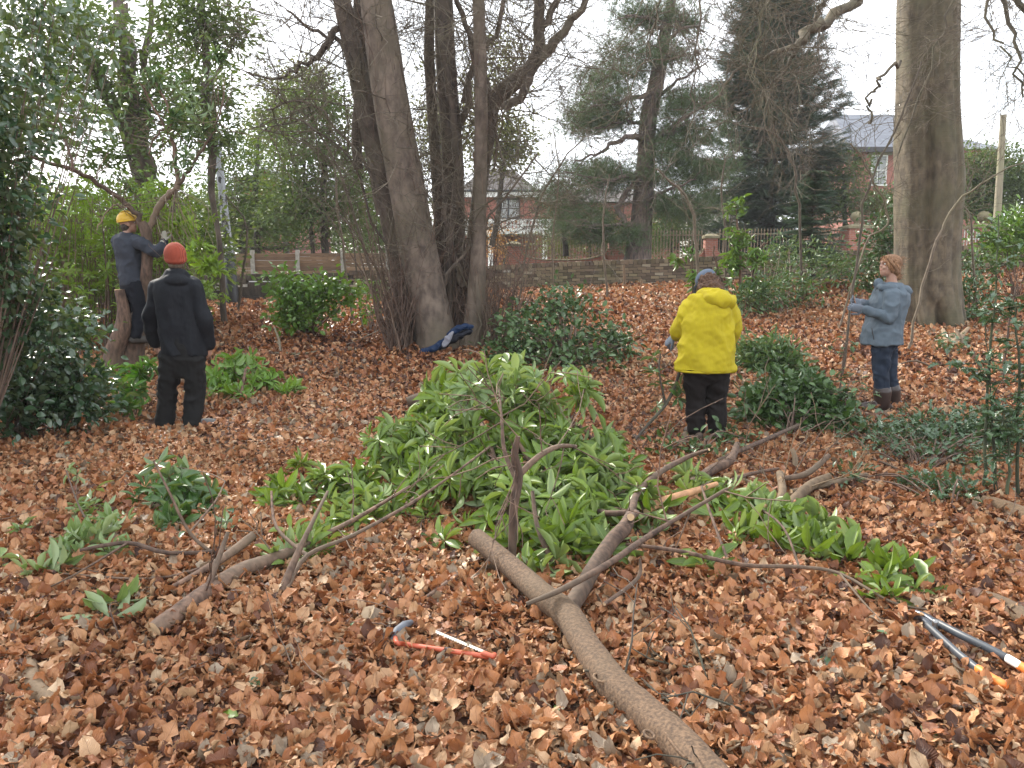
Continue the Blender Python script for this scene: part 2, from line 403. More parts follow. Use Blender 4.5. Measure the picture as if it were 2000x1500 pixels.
L_DRY = m_leaf('dry_leaf', (.35, .16, .05), (.5, .26, .1), None, None, .7, .3)

def litter_mat():
    m = M('dry_beech_leaves'); at = m.n('Attribute', attribute_name='rnd'); uv = m.n('UVMap')
    c = m.ramp(at.outputs['Fac'], [(0, (0.045, 0.016, 0.008)), (.14, (0.155, 0.053, 0.021)), (.30, (0.352, 0.128, 0.045)), (.50, (0.467, 0.203, 0.080)), (.72, (0.556, 0.285, 0.132)), (.93, (0.605, 0.396, 0.222)), (.99, (0.622, 0.479, 0.310)), (1, (0.311, 0.248, 0.170))])
    # side veins
    sp = m.n('SeparateXYZ'); m.l(uv.outputs[0], sp.inputs[0]); d = m.math('ABSOLUTE', m.math('SUBTRACT', sp.outputs[0], .5))
    w_ = m.math('SINE', m.math('MULTIPLY', m.math('SUBTRACT', sp.outputs[1], m.math('MULTIPLY', d, .8)), 60.0))
    rib = m.math('LESS_THAN', d, .025)
    n1 = m.noise(35, 4); c = m.mix(m.math('MULTIPLY', n1, .45), c, (.15, .055, .025)); c = m.mix(m.math('MULTIPLY', rib, .4), c, (.15, .07, .035))
    m.col(c); m.rough(.48); m.b.inputs['Specular IOR Level'].default_value = .5
    m.bump(m.math('ADD', m.math('MULTIPLY', w_, .14), n1), .8, .005)
    t = m.n('BsdfTranslucent'); m.l(c, t.inputs[0]); x = m.n('MixShader'); x.inputs[0].default_value = .15
    m.l(m.b.outputs[0], x.inputs[1]); m.l(t.outputs[0], x.inputs[2]); m.l(x.outputs[0], m.o.inputs[0]); return m.m
LITTER = litter_mat()
def ground_mat():
    m = M('forest_soil'); v = m.n('TexVoronoi'); v.inputs['Scale'].default_value = 16; m.l(m.co(), v.inputs['Vector'])
    c = m.ramp(v.outputs['Color'], [(.1, (.03, .014, .009)), (.5, (.11, .048, .026)), (.9, (.22, .10, .055))])
    m.col(m.mix(m.noise(.9, 4), c, (.07, .035, .022))); m.rough(.95); m.bump(v.outputs['Distance'], .6, .03); return m.m
SOIL = ground_mat()

# ------------------------------------------------------------------ ground and litter
def sheet(xs, ys, zf, lift=0):
    X, Y = np.meshgrid(xs, ys); Z = zf(X, Y) + lift; n, m = X.shape
    i = np.arange(n - 1)[:, None] * m + np.arange(m - 1)[None]
    F = np.stack([i, i + 1, i + m + 1, i + m], -1).reshape(-1, 4)
    return MB().add(np.stack([X, Y, Z], -1), F, 0, True)
xs = np.concatenate([[-900, -300, -100, -60, -40], np.linspace(-30, 30, 301), [40, 60, 100, 300, 900]])
ys = np.concatenate([[-300, -60, -20, -8], np.linspace(-4, 24, 281), [26, 30, 40, 60, 100, 300, 1500]])
single('ground', sheet(xs, ys, hgt), SOIL, (0, 0, 0), 'brown woodland soil under fallen leaves', None, None, 'structure')
ROADM = m_plain('asphalt', (.05, .05, .052), .9, .3, 30, .3); LAWN = m_plain('garden_lawn', (.05, .075, .025), .9, .4, 9, .4)
single('road', sheet(np.linspace(-60, 60, 61), np.linspace(24, 31, 5), hgt, .012), ROADM, (0, 0, 0), 'grey asphalt road beyond the park wall', None, None, 'structure')
single('lawn', sheet(np.linspace(-60, 60, 61), np.linspace(35.2, 90, 12), hgt, .012), LAWN, (0, 0, 0), 'green garden lawn around the houses', None, None, 'structure')

KO = [(G(765, 1246), G(968, 1283), .045), (G(845, 1232), G(955, 1278), .03), (G(1800, 1212), G(1965, 1342), .05), (G(1830, 1215), G(2060, 1342), .05), (G(375, 828), G(405, 826), .11), (G(322, 832), G(300, 830), .11), (G(1710, 812), G(1750, 806), .14), (G(1360, 868), G(1400, 862), .12)]
def scatter(y0, y1, dens, size, T, ls, zmax, tilt):
    n = int((.74 * (y1 ** 2 - y0 ** 2) + 1.6 * (y1 - y0)) * dens)
    Y = np.sqrt(U(y0 ** 2, y1 ** 2, n)); X = U(-1, 1, n) * (.74 * Y + .8)
    bare = np.sin(X * 1.9 + 1) * np.sin(Y * 2.3 + X) + .5 * np.sin(X * 5 + Y * 3)
    z = hgt(X, Y) + U(0.002, zmax, n) * (1 - .5 * (bare > .95))
    nn = A(0, 0, 1) + rng.normal(size=(n, 3)) * tilt; d = rdir(n); L = U(size[0], size[1], n)
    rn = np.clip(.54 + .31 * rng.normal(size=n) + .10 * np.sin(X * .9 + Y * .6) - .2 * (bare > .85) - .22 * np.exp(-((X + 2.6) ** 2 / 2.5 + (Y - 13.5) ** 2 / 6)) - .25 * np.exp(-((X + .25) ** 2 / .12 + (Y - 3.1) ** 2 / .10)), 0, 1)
    keep = np.ones(n, bool); p2 = np.stack([X, Y], 1)
    for a, b, r_ in KO:
        ab = (b - a)[:2]; q_ = np.clip(((p2 - a[:2]) @ ab) / (ab @ ab), 0, 1); dd = np.linalg.norm(p2 + d[:, :2] * (L * .5)[:, None] - (a[:2] + q_[:, None] * ab), axis=1)
        keep &= ~((dd < r_ + .02) & (R(n) < .86))
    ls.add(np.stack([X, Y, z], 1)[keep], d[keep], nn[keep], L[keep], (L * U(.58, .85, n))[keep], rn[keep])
ls = LS(T_LI); scatter(1.5, 5.6, 2000, (.036, .085), T_LI, ls, .034, .19); scatter(5.6, 9.5, 900, (.04, .08), T_LI, ls, .032, .22)
ls2 = LS(T_LF); scatter(9.5, 15, 520, (.05, .09), T_LF, ls2, .04, .38); scatter(15, 20, 260, (.07, .12), T_LF, ls2, .05, .4)
n = 70000; Y_ = np.sqrt(U(1.6 ** 2, 6.5 ** 2, n)); X_ = U(-1, 1, n) * (.74 * Y_ + .6); L_ = U(.010, .038, n)
ls2.add(np.stack([X_, Y_, hgt(X_, Y_) + U(.0, .05, n)], 1), rdir(n), A(0, 0, 1) + rng.normal(size=(n, 3)) * .5, L_, L_ * U(.3, .9, n), np.clip(.25 + R(n) * .7, 0, .98))
mb = ls.bake(); ls2.bake(mb)
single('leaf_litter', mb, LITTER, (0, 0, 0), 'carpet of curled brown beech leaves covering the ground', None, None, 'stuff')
mb = MB()
for _ in range(420):
    Y = math.sqrt(U(2.5, 330)); X = U(-1, 1) * .74 * Y; p = A(X, Y, float(hgt(X, Y)) + U(.02, .055)); a = U(0, 6.28)
    mb.tube(wander(p, A(math.cos(a), math.sin(a), 0.02), U(.15, .6), 5, .22), np.linspace(U(.002, .005), .0012, 6), 4, 0, False)
single('twig_litter', mb, SHOOT, (0, 0, 0), 'thin fallen twigs scattered over the leaves', None, None, 'stuff')

# ------------------------------------------------------------------ park wall (real laid bricks), fence, old sleepers
M_WB = M('mossy_wall_brick'); _a = M_WB.n('Attribute', attribute_name='rnd')
_c = M_WB.ramp(_a.outputs['Fac'], [(0, (.07, .052, .038)), (.5, (.17, .125, .085)), (.85, (.24, .195, .12)), (.97, (.34, .30, .24)), (1, (.4, .38, .33))])
M_WB.col(M_WB.mix(M_WB.ramp(M_WB.noise(1.3, 5), [(.45, (0, 0, 0)), (.75, (.6, .6, .6))]), _c, (.10, .105, .04))); M_WB.rough(.95); M_WB.bump(M_WB.noise(40, 4), .6, .01); M_WB = M_WB.m
MORT = m_plain('dark_mortar', (.045, .038, .03), .95, .3, 20, .3)
def brickwall(x0, x1, Yf, top, courses, mb, mo, bw=.225, bh=.078, thick=.24):
    x = x0
    n = int((x1 - x0) / bw)
    for r in range(courses):
        for k in range(n):
            xc = x0 + (k + .5 + .5 * (r % 2)) * bw; tz = top(xc) - r * bh
            if r and R() < .008: continue
            soldier = r == 0
            if soldier:
                for hh in (-.056, .056): mb.box((xc + hh, Yf, tz - .05), (.100, thick + .03, .115), 0, 0, R() * .8, .003)
            else:
                mb.box((xc, Yf, tz - .03 - bh * .5), (bw - .012, thick, bh - .011), 0, 0, 1.0 if R() < .012 else R() * .93, .0035)
    for k in range(n):
        xa = x0 + k * bw; mo.box((xa + bw / 2, Yf, top(xa) - .06 - courses * bh / 2), (bw + .001, thick - .03, courses * bh))
PW = lambda x: 1.585 + .0415 * x + .012 * math.sin(x * 1.1)
t = thing('park_wall', 'low mossy brown brick wall with soldier course on top running behind the trees', 'wall', (0, 20.2, 1))
mb, mo = MB(), MB(); brickwall(-4.2, 16, 20.2, PW, 11, mb, mo); obj('bricks', mb, M_WB, t); obj('mortar', mo, MORT, t)
t = thing('sleeper_wall', 'low dark wall of old railway sleepers under the left fence', 'wall', (-6, 20.2, .8))
mb = MB()
for r in range(4):
    x1_ = -4.22
    while x1_ > -16:
        L = U(1.5, 2.3) if x1_ < -4.3 else U(.9, 2.2); xc = x1_ - L / 2; x1_ -= L
        mb.box((xc, 20.2, 1.30 + .02 * (xc + 4) - r * .185), (L - .01, .22, .18), 0, U(-.003, .003), R(), .004)
obj('sleepers', mb, BARKD, t)
mb = MB()
for (x, y) in [(438, 553), (470, 558), (433, 562)]: mb.box(P(x, y, 20.06), (.34, .03, .07), 0, 0, .9)
obj('pale_blocks', mb, m_plain('pale_stone', (.42, .39, .34), .9), t)

FENW = m_bark('fence_board_wood', (.16, .095, .055), (.27, .17, .10), (.22, .16, .1), 3, 40, .3)
CONC = m_plain('concrete', (.34, .32, .27), .9, .25, 12, .3)
t = thing('board_fence', 'brown horizontal board fence with concrete posts above the dark wall', 'fence', (-5, 21.2, 1.5))
ft = lambda x: P(1000, 493, 21.2)[2] + .004 * x
for k in range(9):
    x0 = -11.4 + k * 1.08 * 1.0
    x0 = -11.9 + k * 1.22; m_ = MB()
    if x0 > -2.3: break
    for r in range(7): m_.box((x0 + .61, 21.22 + .006 * (r % 2), ft(x0) - .045 - r * .092), (1.13, .03, .088), 0, 0, R(), .002)
    obj('board_panel', m_, FENW, t)
    m_ = MB(); m_.box((x0, 21.2, ft(x0) - .30), (.10, .10, .78), 0, 0, R(), .002); obj('post', m_, CONC, t)

# ------------------------------------------------------------------ brick piers, swept wall and railings across the road
REDB = m_brick('red_brick', (.30, .095, .06), (.40, .15, .095), (.33, .25, .2)); REDB2 = m_brick('orange_brick', (.30, .085, .06), (.38, .13, .09), (.33, .25, .2))
STONE = m_plain('sandstone', (.22, .19, .11), .9, .2, 6, .3); RAIL = m_plain('rusty_railing_paint', (.26, .20, .13), .8, .35, 12)
WHITE = m_plain('white_paint', (.75, .74, .70), .6, .06, 5); DARKG = m_plain('window_glass', (.03, .035, .04), .12, .2, 3, 0)
CURT = m_plain('net_curtain', (.45, .46, .44), .9, .15, 14, .3, vec=(9, 1, .5))
YP = 33.0; zb = 1.15
def pier(x, ztop, wd=.5, ball=False, label='', Y=YP):
    t = thing('brick_pier', label, 'gate pier', (x, Y, zb), 'brick piers of the garden wall')
    m_ = MB(); m_.box((x, Y, (zb - .3 + ztop) / 2), (wd, wd, ztop - zb + .3)); obj('shaft', m_, REDB, t)
    m_ = MB(); m_.box((x, Y, ztop + .05), (wd + .14, wd + .14, .1)); m_.add([[x - wd/2-.07, Y - wd/2-.07, ztop + .101], [x + wd/2+.07, Y - wd/2-.07, ztop + .101], [x + wd/2+.07, Y + wd/2+.07, ztop + .101], [x - wd/2-.07, Y + wd/2+.07, ztop + .101], [x - .12, Y - .12, ztop + .2], [x + .12, Y - .12, ztop + .2], [x + .12, Y + .12, ztop + .2], [x - .12, Y + .12, ztop + .2]], [[4,5,6,7],[0,1,5,4],[1,2,6,5],[2,3,7,6],[3,0,4,7]], 0, False)
    obj('cap', m_, STONE, t)
    if ball:
        m_ = MB(); m_.tube([[x, Y, ztop + .2], [x, Y, ztop + .27], [x, Y, ztop + .3], [x, Y, ztop + .4], [x, Y, ztop + .55], [x, Y, ztop + .68], [x, Y, ztop + .72]], [.12, .09, .14, .24, .27, .15, .03], 16); obj('ball_finial', m_, STONE, t)
pxs = [(1003, 481), (1200, 470), (1388, 466), (1672, 447), (1920, 446)]
labs = ['brick gate pier just right of the multi-stemmed tree in front of the white porch', 'brick pier with mossy stone cap just left of the pine trunk',
        'brick pier of the railings behind the tall rhododendron sapling', 'red brick pier carrying a stone ball, left of the big smooth trunk', 'broad red brick pier beside white gate right of the big trunk']
pp = []
for (x, y), lb in zip(pxs, labs):
    q = P(x, y, YP); big = x > 1600; pier(q[0], q[2], .95 if big else .5, big, lb); pp.append((q[0], q[2]))
def swept(x0, x1, z0, z1):
    m_ = MB(); n = 24; xs_ = np.linspace(x0, x1, n + 1)
    def top(x):
        a = min(x - x0, x1 - x); s = max(0, 1 - a / 1.35); return 1.74 + (x - x0) * .01 + .55 * (1 - math.sqrt(max(0, 1 - s * s)) if s < 1 else 1)* .85
    f = [[xs_[i], YP - .12, zb - .3] for i in range(n + 1)]
    tv = [[x, YP - .12, top(x) + .02] for x in xs_]; bk = [[x, YP + .12, top(x) + .02] for x in xs_]; bb = [[x, YP + .12, zb - .3] for x in xs_]
    V = np.array(f + tv + bk + bb); k = n + 1; F = []
    for r in range(3):
        for i in range(n): F.append([r * k + i, r * k + i + 1, (r + 1) * k + i + 1, (r + 1) * k + i])
    m_.add(V, F, 0, False); cp = MB()
    cp.tube([[x, YP, top(x) + .05] for x in xs_], .05, 4, 0, True, flat=((0, 1, 0), .8)); return m_, cp, top
for i in range(4):
    x0, x1 = pp[i][0] + (.25 if i < 3 else .5), pp[i + 1][0] - (.25 if i < 2 else .5)
    nm = ['left stretch in front of the porch', 'stretch between the mossy-capped pier and the sapling', 'stretch behind the young fir', 'stretch hidden behind the big trunk'][i]
    t = thing('railing_wall', 'low swept brick wall with spiked railings, ' + nm, 'railing', ((x0 + x1) / 2, YP, zb), 'railed garden walls across the road')
    m_, cp, top = swept(x0, x1, 0, 0); obj('low_wall', m_, REDB, t); obj('coping', cp, STONE, t)
    m_ = MB(); nb = int((x1 - x0) / .13); zt = 2.95 + .05 * i
    for k in range(1, nb):
        x = x0 + (x1 - x0) * k / nb; m_.tube([[x, YP, top(x)], [x, YP, zt - .06], [x, YP, zt - .03], [x, YP, zt + .08]], [.020, .020, .036, .002], 4, 0, False)
    for z in (zt - .16, 2.02): m_.box(((x0 + x1) / 2, YP, z), (x1 - x0, .03, .035))
    obj('bars', m_, RAIL, t)
# white gate right of trunk
q = P(1880, 458, YP); t = thing('white_gate', 'white wrought iron gate between the big trunk and broad pier', 'gate', (q[0], YP, zb)); m_ = MB()
for k in range(9): m_.tube([[q[0] - .5 + k * .12, YP - .6, zb], [q[0] - .5 + k * .12, YP - .6, q[2] + .2 * math.sin(k / 8 * 3.14)]], .014, 4)
for z in (zb + .3, q[2] - .2): m_.box((q[0], YP - .6, z), (1.05, .03, .04))
obj('bars', m_, WHITE, t)

# ------------------------------------------------------------------ houses
TILE = m_brick('grey_brown_tiles', (.085, .072, .068), (.14, .12, .112), (.02, .018, .016), .33, .16)
SLATE = m_brick('blue_grey_slates', (.16, .17, .20), (.22, .235, .265), (.09, .10, .115), .30, .13)
def gable_roof(x0, x1, y0, y1, ze, zr, hipl=0, hipr=0, ov=.4):
    m_ = MB(); ym = (y0 + y1) / 2; a = [x0 - ov, y0 - ov, ze]; b = [x1 + ov, y0 - ov, ze]; c = [x1 + ov, y1 + ov, ze]; d = [x0 - ov, y1 + ov, ze]
    r0 = [x0 - ov + hipl, ym, zr]; r1 = [x1 + ov - hipr, ym, zr]; V = [a, b, c, d, r0, r1]
    m_.add(V, [[0, 1, 5, 4], [2, 3, 4, 5]], 0, False); m_.add(V, [[1, 2, 5], [3, 0, 4]], 0, False); m_.add(np.array([a, b, c, d]) - A(0, 0, .02), [[3, 2, 1, 0]], 0, False)
    return m_
def window(t, x, z, w_, h_, Y, frame=WHITE, curtain=True, lintel=None, hs=2):
    f = MB(); fw = .08
    f.box((x, Y - .03, z + h_ / 2), (w_, .08, fw)); f.box((x, Y - .03, z - h_ / 2), (w_ + .12, .14, fw))
    for s in (-1, 1): f.box((x + s * (w_ / 2 - fw / 2), Y - .03, z), (fw, .08, h_ - fw))
    f.box((x, Y - .025, z + .02), (w_ - 2 * fw, .05, .05))
    if hs > 1: f.box((x - w_ * .05, Y - .025, z - h_ * .24), (.04, .05, h_ * .42))
    fo = obj('window', f, frame, t)
    m_ = MB(); m_.box((x, Y - .004, z), (w_ - fw, .02, h_ - fw)); obj('pane', m_, DARKG, fo)
    if curtain:
        m_ = MB(); n = 16
        for s in (-1, 1):
            xs_ = np.linspace(x + s * .04, x + s * (w_ / 2 - fw), n); V = []
            for k, xx in enumerate(xs_): V += [[xx, Y - .018 + .006 * (k % 2), z - h_ / 2 + fw], [xx + s * .0, Y - .018 + .006 * (k % 2), z + h_ / 2 - fw]]
            m_.add(V, [[2 * i, 2 * i + 2, 2 * i + 3, 2 * i + 1] for i in range(n - 1)], 0, True)
        obj('curtain', m_, CURT, fo)
    if lintel is not None:
        m_ = MB(); m_.box((x, Y - .04, z + h_ / 2 + .2), (w_ + .5, .14, .32)); obj('lintel', m_, lintel, t)
# central house with the white balcony
YH = 46.0
q0, q1 = P(900, 378, YH), P(1052, 378, YH); zg = 1.0; xa, xb = q0[0], P(1045, 378, YH)[0]
t = thing('brick_house', 'red brick house with tiled roof and white balustraded porch seen right of the multi-stemmed tree', 'house', (xa, YH, zg))
ze = q0[2]; zr = P(980, 331, YH + 2.5)[2]
m_ = MB(); m_.box(((xa + xb) / 2, YH + 2.5, (zg + ze) / 2), (xb - xa, 5, ze - zg)); xw = P(1330, 400, YH + 3)[0]; zw = P(1200, 395, YH + 3)[2]
m_.box(((xb + xw) / 2, YH + 6, (zg + zw) / 2), (xw - xb + .01, 6, zw - zg)); obj('wall', m_, REDB2, t)
m_ = gable_roof(xa, xb, YH, YH + 5, ze, zr, 1.6, 1.6, .35); obj('roof', m_, TILE, t)
m_ = gable_roof(xb, xw, YH + 3, YH + 9, zw, zw + 1.0, 0, 1.5, .3); obj('roof', m_, TILE, t)
m_ = MB(); m_.box(((xa + xb) / 2, YH - .37, ze - .02), (xb - xa + .7, .06, .42)); obj('fascia', m_, WHITE, t)
m_ = MB(); m_.tube([[xa - .3, YH - .45, ze + .12], [xb + .3, YH - .45, ze + .12]], .07, 8); obj('gutter', m_, DARKG, t)
q = P(993, 408, YH); window(t, q[0], q[2], 1.35, 1.15, YH, m_plain('dark_window_wood', (.07, .05, .045), .6), True)
zbl, zbt = P(1000, 446, YH - 2)[2], P(1000, 430, YH - 2)[2]; x0, x1 = P(905, 440, YH - 2)[0], P(1090, 440, YH - 2)[0]
m_ = MB(); m_.box(((x0 + x1) / 2, YH - 1.0, zbl - .15), (x1 - x0, 2.2, .32)); obj('porch_slab', m_, WHITE, t)
m_ = MB(); m_.box(((x0 + x1) / 2, YH - 2, zbt), (x1 - x0, .2, .12)); nbx = int((x1 - x0) / .2)
for k in range(nbx + 1):
    x = x0 + (x1 - x0) * k / nbx; h_ = zbt - zbl; zz = np.linspace(zbl, zbt - .05, 7)
    if k % 8 == 0: m_.box((x, YH - 2, (zbl + zbt) / 2), (.22, .22, h_ + .1)); continue
    m_.tube([[x, YH - 2, z] for z in zz], [.075, .06, .09, .095, .07, .055, .075], 8)
obj('balustrade', m_, WHITE, t)
m_ = MB()
for x in (P(958, 480, YH - 2)[0], P(1064, 480, YH - 2)[0]):
    m_ = MB(); m_.tube([[x, YH - 2, zg], [x, YH - 2, zg + .3], [x, YH - 2, zg + .31], [x, YH - 2, zbl - .5], [x, YH - 2, zbl - .31]], [.2, .2, .14, .13, .2], 14); obj('column', m_, WHITE, t)
q = P(962, 475, YH - 1.2)
# pale gabled house behind the sapling
q = P(1395, 437, 58); xa2, xb2 = P(1360, 437, 58)[0], P(1440, 437, 58)[0]; t = thing('pale_house', 'small pale rendered gable house with grey tiles behind the pine', 'house', (q[0], 58, zg))
ze2, zr2 = P(1400, 412, 58)[2], P(1400, 388, 61)[2]
m_ = MB(); m_.box(((xa2 + xb2) / 2, 61, (zg + ze2) / 2), (xb2 - xa2, 6, ze2 - zg)); obj('wall', m_, m_plain('cream_render', (.5, .48, .43), .9), t)
obj('roof', gable_roof(xa2, xb2, 58, 64, ze2, zr2, .9, .9, .3), TILE, t)
# right house behind the big trunk
YR = 52.0; xa3, xb3 = P(1668, 295, YR)[0], P(1850, 295, YR)[0]
t = thing('slate_house', 'red brick house with blue slate roof left of the big trunk', 'house', (xa3, YR, zg)); ze3 = P(1700, 293, YR)[2]; zr3 = P(1700, 224, YR + 4)[2]
m_ = MB(); m_.box(((xa3 + xb3) / 2, YR + 4, (zg + ze3) / 2), (xb3 - xa3, 8, ze3 - zg)); obj('wall', m_, REDB2, t)
obj('roof', gable_roof(xa3, xb3, YR, YR + 8, ze3 + .1, zr3, .7, 2.4, .55), SLATE, t)
m_ = MB(); m_.box(((xa3 + xb3) / 2, YR - .5, ze3 - .03), (xb3 - xa3 + 1.2, .12, .30)); obj('eaves_board', m_, m_plain('black_gutter', (.035, .03, .03), .5), t)
q = P(1716, 333, YR); window(t, q[0], q[2], 1.05, 1.85, YR, WHITE, True, STONE)
xa4, xb4 = P(1850, 300, 58)[0], P(1950, 300, 58)[0]; t = thing('low_roof_house', 'low roofed house glimpsed right of the big trunk above the hedge', 'house', (xa4, 58, zg)); ze4 = P(1900, 292, 58)[2]
m_ = MB(); m_.box(((xa4 + xb4) / 2, 61, (zg + ze4) / 2), (xb4 - xa4, 6, ze4 - zg)); obj('wall', m_, REDB2, t); obj('roof', gable_roof(xa4, xb4, 58, 64, ze4, P(1900, 272, 61)[2], 1, 1, .3), SLATE, t)
# left house behind the evergreens
YL = 40.0; xa5, xb5 = P(470, 400, YL)[0], P(572, 400, YL)[0]; t = thing('gable_house', 'orange brick gable house half hidden behind the left evergreens', 'house', (xa5, YL, zg)); ze5 = P(500, 372, YL)[2]; zr5 = P(500, 332, YL)[2]
m_ = MB(); m_.box(((xa5 + xb5) / 2, YL + 4, (zg + ze5) / 2), (xb5 - xa5, 8, ze5 - zg)); xm5 = (xa5 + xb5) / 2
m_.add([[xa5, YL, ze5], [xb5, YL, ze5], [xm5, YL, zr5], [xa5, YL + 8, ze5], [xb5, YL + 8, ze5], [xm5, YL + 8, zr5]], [[0, 1, 2], [4, 3, 5]], 0, False); obj('wall', m_, REDB2, t)
m_ = MB()
for s, xe in ((-1, xa5 - .4), (1, xb5 + .4)): m_.add([[xm5, YL - .4, zr5 + .12], [xm5, YL + 8.4, zr5 + .12], [xe, YL + 8.4, ze5 - .15], [xe, YL - .4, ze5 - .15], [xm5, YL - .4, zr5 - .02], [xe, YL - .4, ze5 - .3]], [[0, 1, 2, 3] if s < 0 else [3, 2, 1, 0], [0, 3, 5, 4]], 0, False)
obj('roof', m_, SLATE, t)

# ------------------------------------------------------------------ flaking lamp post and telegraph pole
M_PP = M('flaking_grey_paint'); M_PP.col(M_PP.ramp(M_PP.noise(1, 3, M_PP.co((7, 7, 3.2))), [(.52, (.30, .32, .34)), (.55, (.03, .03, .032))])); M_PP.rough(.6); M_PP.bump(M_PP.noise(14, 3), .3)
M_PP = M_PP.m
base = P(452, 545, 19.2); base[2] = float(hgt(base[0], 19.2))
t = thing('lamp_post', 'tall grey lamp post with flaking paint leaning by the left wall', 'lamp post', base); top = P(398, 60, 19.2)
m_ = MB(); a = P(448, 500, 19.2); b = P(424, 285, 19.2)
m_.tube([a, a + (b - a) * .3, b, top], [.105, .10, .085, .06], 20, 0, True); obj('shaft', m_, M_PP, t)
m_ = MB(); m_.tube([base - A(0, 0, .3), a + A(0, 0, .02), a + A(0, 0, .05)], [.15, .145, .11], 20); obj('base_sleeve', m_, m_plain('black_post_paint', (.02, .02, .022), .5), t)
m_ = MB(); m_.tube(path([top, top + A(.1, -.1, .8), top + A(.5, -.5, 1.3), top + A(1.1, -1.1, 1.4)], 5), .04, 10); hd = obj('arm', m_, M_PP, t)
m_ = MB(); m_.tube([top + A(1.05, -1.05, 1.4), top + A(1.35, -1.35, 1.42), top + A(1.6, -1.6, 1.4)], [.06, .13, .05], 12, rounded=True); obj('lantern', m_, M_PP, hd)
q = P(1947, 440, 24); m_ = MB(); tp = P(1960, 224, 24); m_.tube([q - A(.05, 0, 1.5), q, tp], [.11, .105, .085], 14, 0, True, .03)
single('telegraph_pole', m_, m_bark('weathered_pole', (.16, .14, .10), (.25, .22, .16), (.2, .2, .12), 30, 2, .3), (q[0], 24, q[2] - 1.5), 'pale wooden telegraph pole at the right edge above the hedge', 'pole')

# ------------------------------------------------------------------ multi-stemmed tree in the middle
def bark_shp(amp, seed, freq=3):
    r_ = np.random.default_rng(seed); ph = r_.uniform(0, 6.28, 6)
    return lambda th, k: 1 + amp * (np.sin(freq * th + ph[0] + k * .12) * .6 + np.sin(5 * th + ph[1] - k * .2) * .35 + .3 * np.sin(9 * th + ph[2] + k * .31))
def stem(mb, pix, n=5, sides=22, amp=.05, seed=1, flare=0):
    k = [list(P(x, y, Y)) + [wd * Y / FPX / 2] for x, y, Y, wd in pix]; q = path(k, n)
    m = len(q); sh = bark_shp(amp, seed)
    f2 = (lambda th, i: sh(th, i) * (1 + flare * np.maximum(0, 1 - i / 6.0) ** 1.5 * (.6 + .9 * np.cos(5 * th + seed)))) if flare else sh
    mb.tube(q[:, :3], q[:, 3], sides, 0, True, .012, None, f2); return q
b0 = G(850, 676)
t = thing('multi_stem_tree', 'bare multi-stemmed beech with tall leaning stems and a skirt of thin shoots', 'tree', b0)
stems = [
 [(862, 700, 11.9, 93.0), (848, 640, 11.9, 78.1), (816, 480, 11.9, 70.7), (791, 350, 11.9, 68.8), (763, 200, 11.8, 66.0), (742, 60, 11.7, 61.4), (728, -60, 11.6, 55.8), (700, -420, 11.3, 42.8), (650, -1000, 11, 18.6)],
 [(812, 690, 12.4, 55.8), (790, 560, 12.4, 46.5), (760, 400, 12.4, 42.8), (737, 300, 12.4, 42.8), (708, 180, 12.4, 39.1), (690, 100, 12.4, 35.3), (667, 0, 12.3, 31.6), (640, -200, 12.2, 26.0), (580, -700, 12, 13.0)],
 [(896, 700, 12.5, 42.8), (890, 600, 12.5, 39.1), (888, 450, 12.5, 40.9), (884, 300, 12.5, 39.1), (873, 150, 12.5, 37.2), (866, 0, 12.5, 35.3), (860, -300, 12.5, 27.9), (850, -800, 12.5, 11.2)],
 [(918, 700, 11.9, 55.8), (925, 640, 11.9, 42.8), (934, 500, 11.9, 29.8), (938, 350, 11.9, 25.1), (940, 200, 11.8, 24.2), (935, 0, 11.7, 22.3), (925, -300, 11.5, 16.7), (905, -800, 11.2, 6.5)],
 [(905, 700, 12.9, 37.2), (915, 560, 12.9, 31.6), (935, 380, 13, 27.9), (950, 260, 13, 33.5), (962, 200, 13, 33.5), (1000, 165, 13, 31.6), (1035, 135, 13, 27.9), (1053, 95, 13, 22.3), (1052, 40, 13, 20.5), (1060, -100, 13, 16.7), (1080, -500, 13, 7.4)],
 [(872, 680, 12.7, 22.3), (862, 500, 12.8, 22.3), (852, 330, 12.9, 20.5), (842, 180, 13, 20.5), (838, 60, 13, 18.6), (850, -200, 13, 11.2)],
 [(700, 330, 12.6, 18.6), (697, 250, 12.6, 20.5), (712, 120, 12.6, 22.3), (700, 20, 12.6, 20.5), (715, -200, 12.6, 13.0)],
]
allq = []
for i, s in enumerate(stems):
    m_ = MB(); q = stem(m_, s, 5, 26 if i < 4 else 16, .05, i + 1,   .16 if i in (0, 3) else 0); allq.append(q)
    obj('stem', m_, BEECH, t)
m_ = MB()
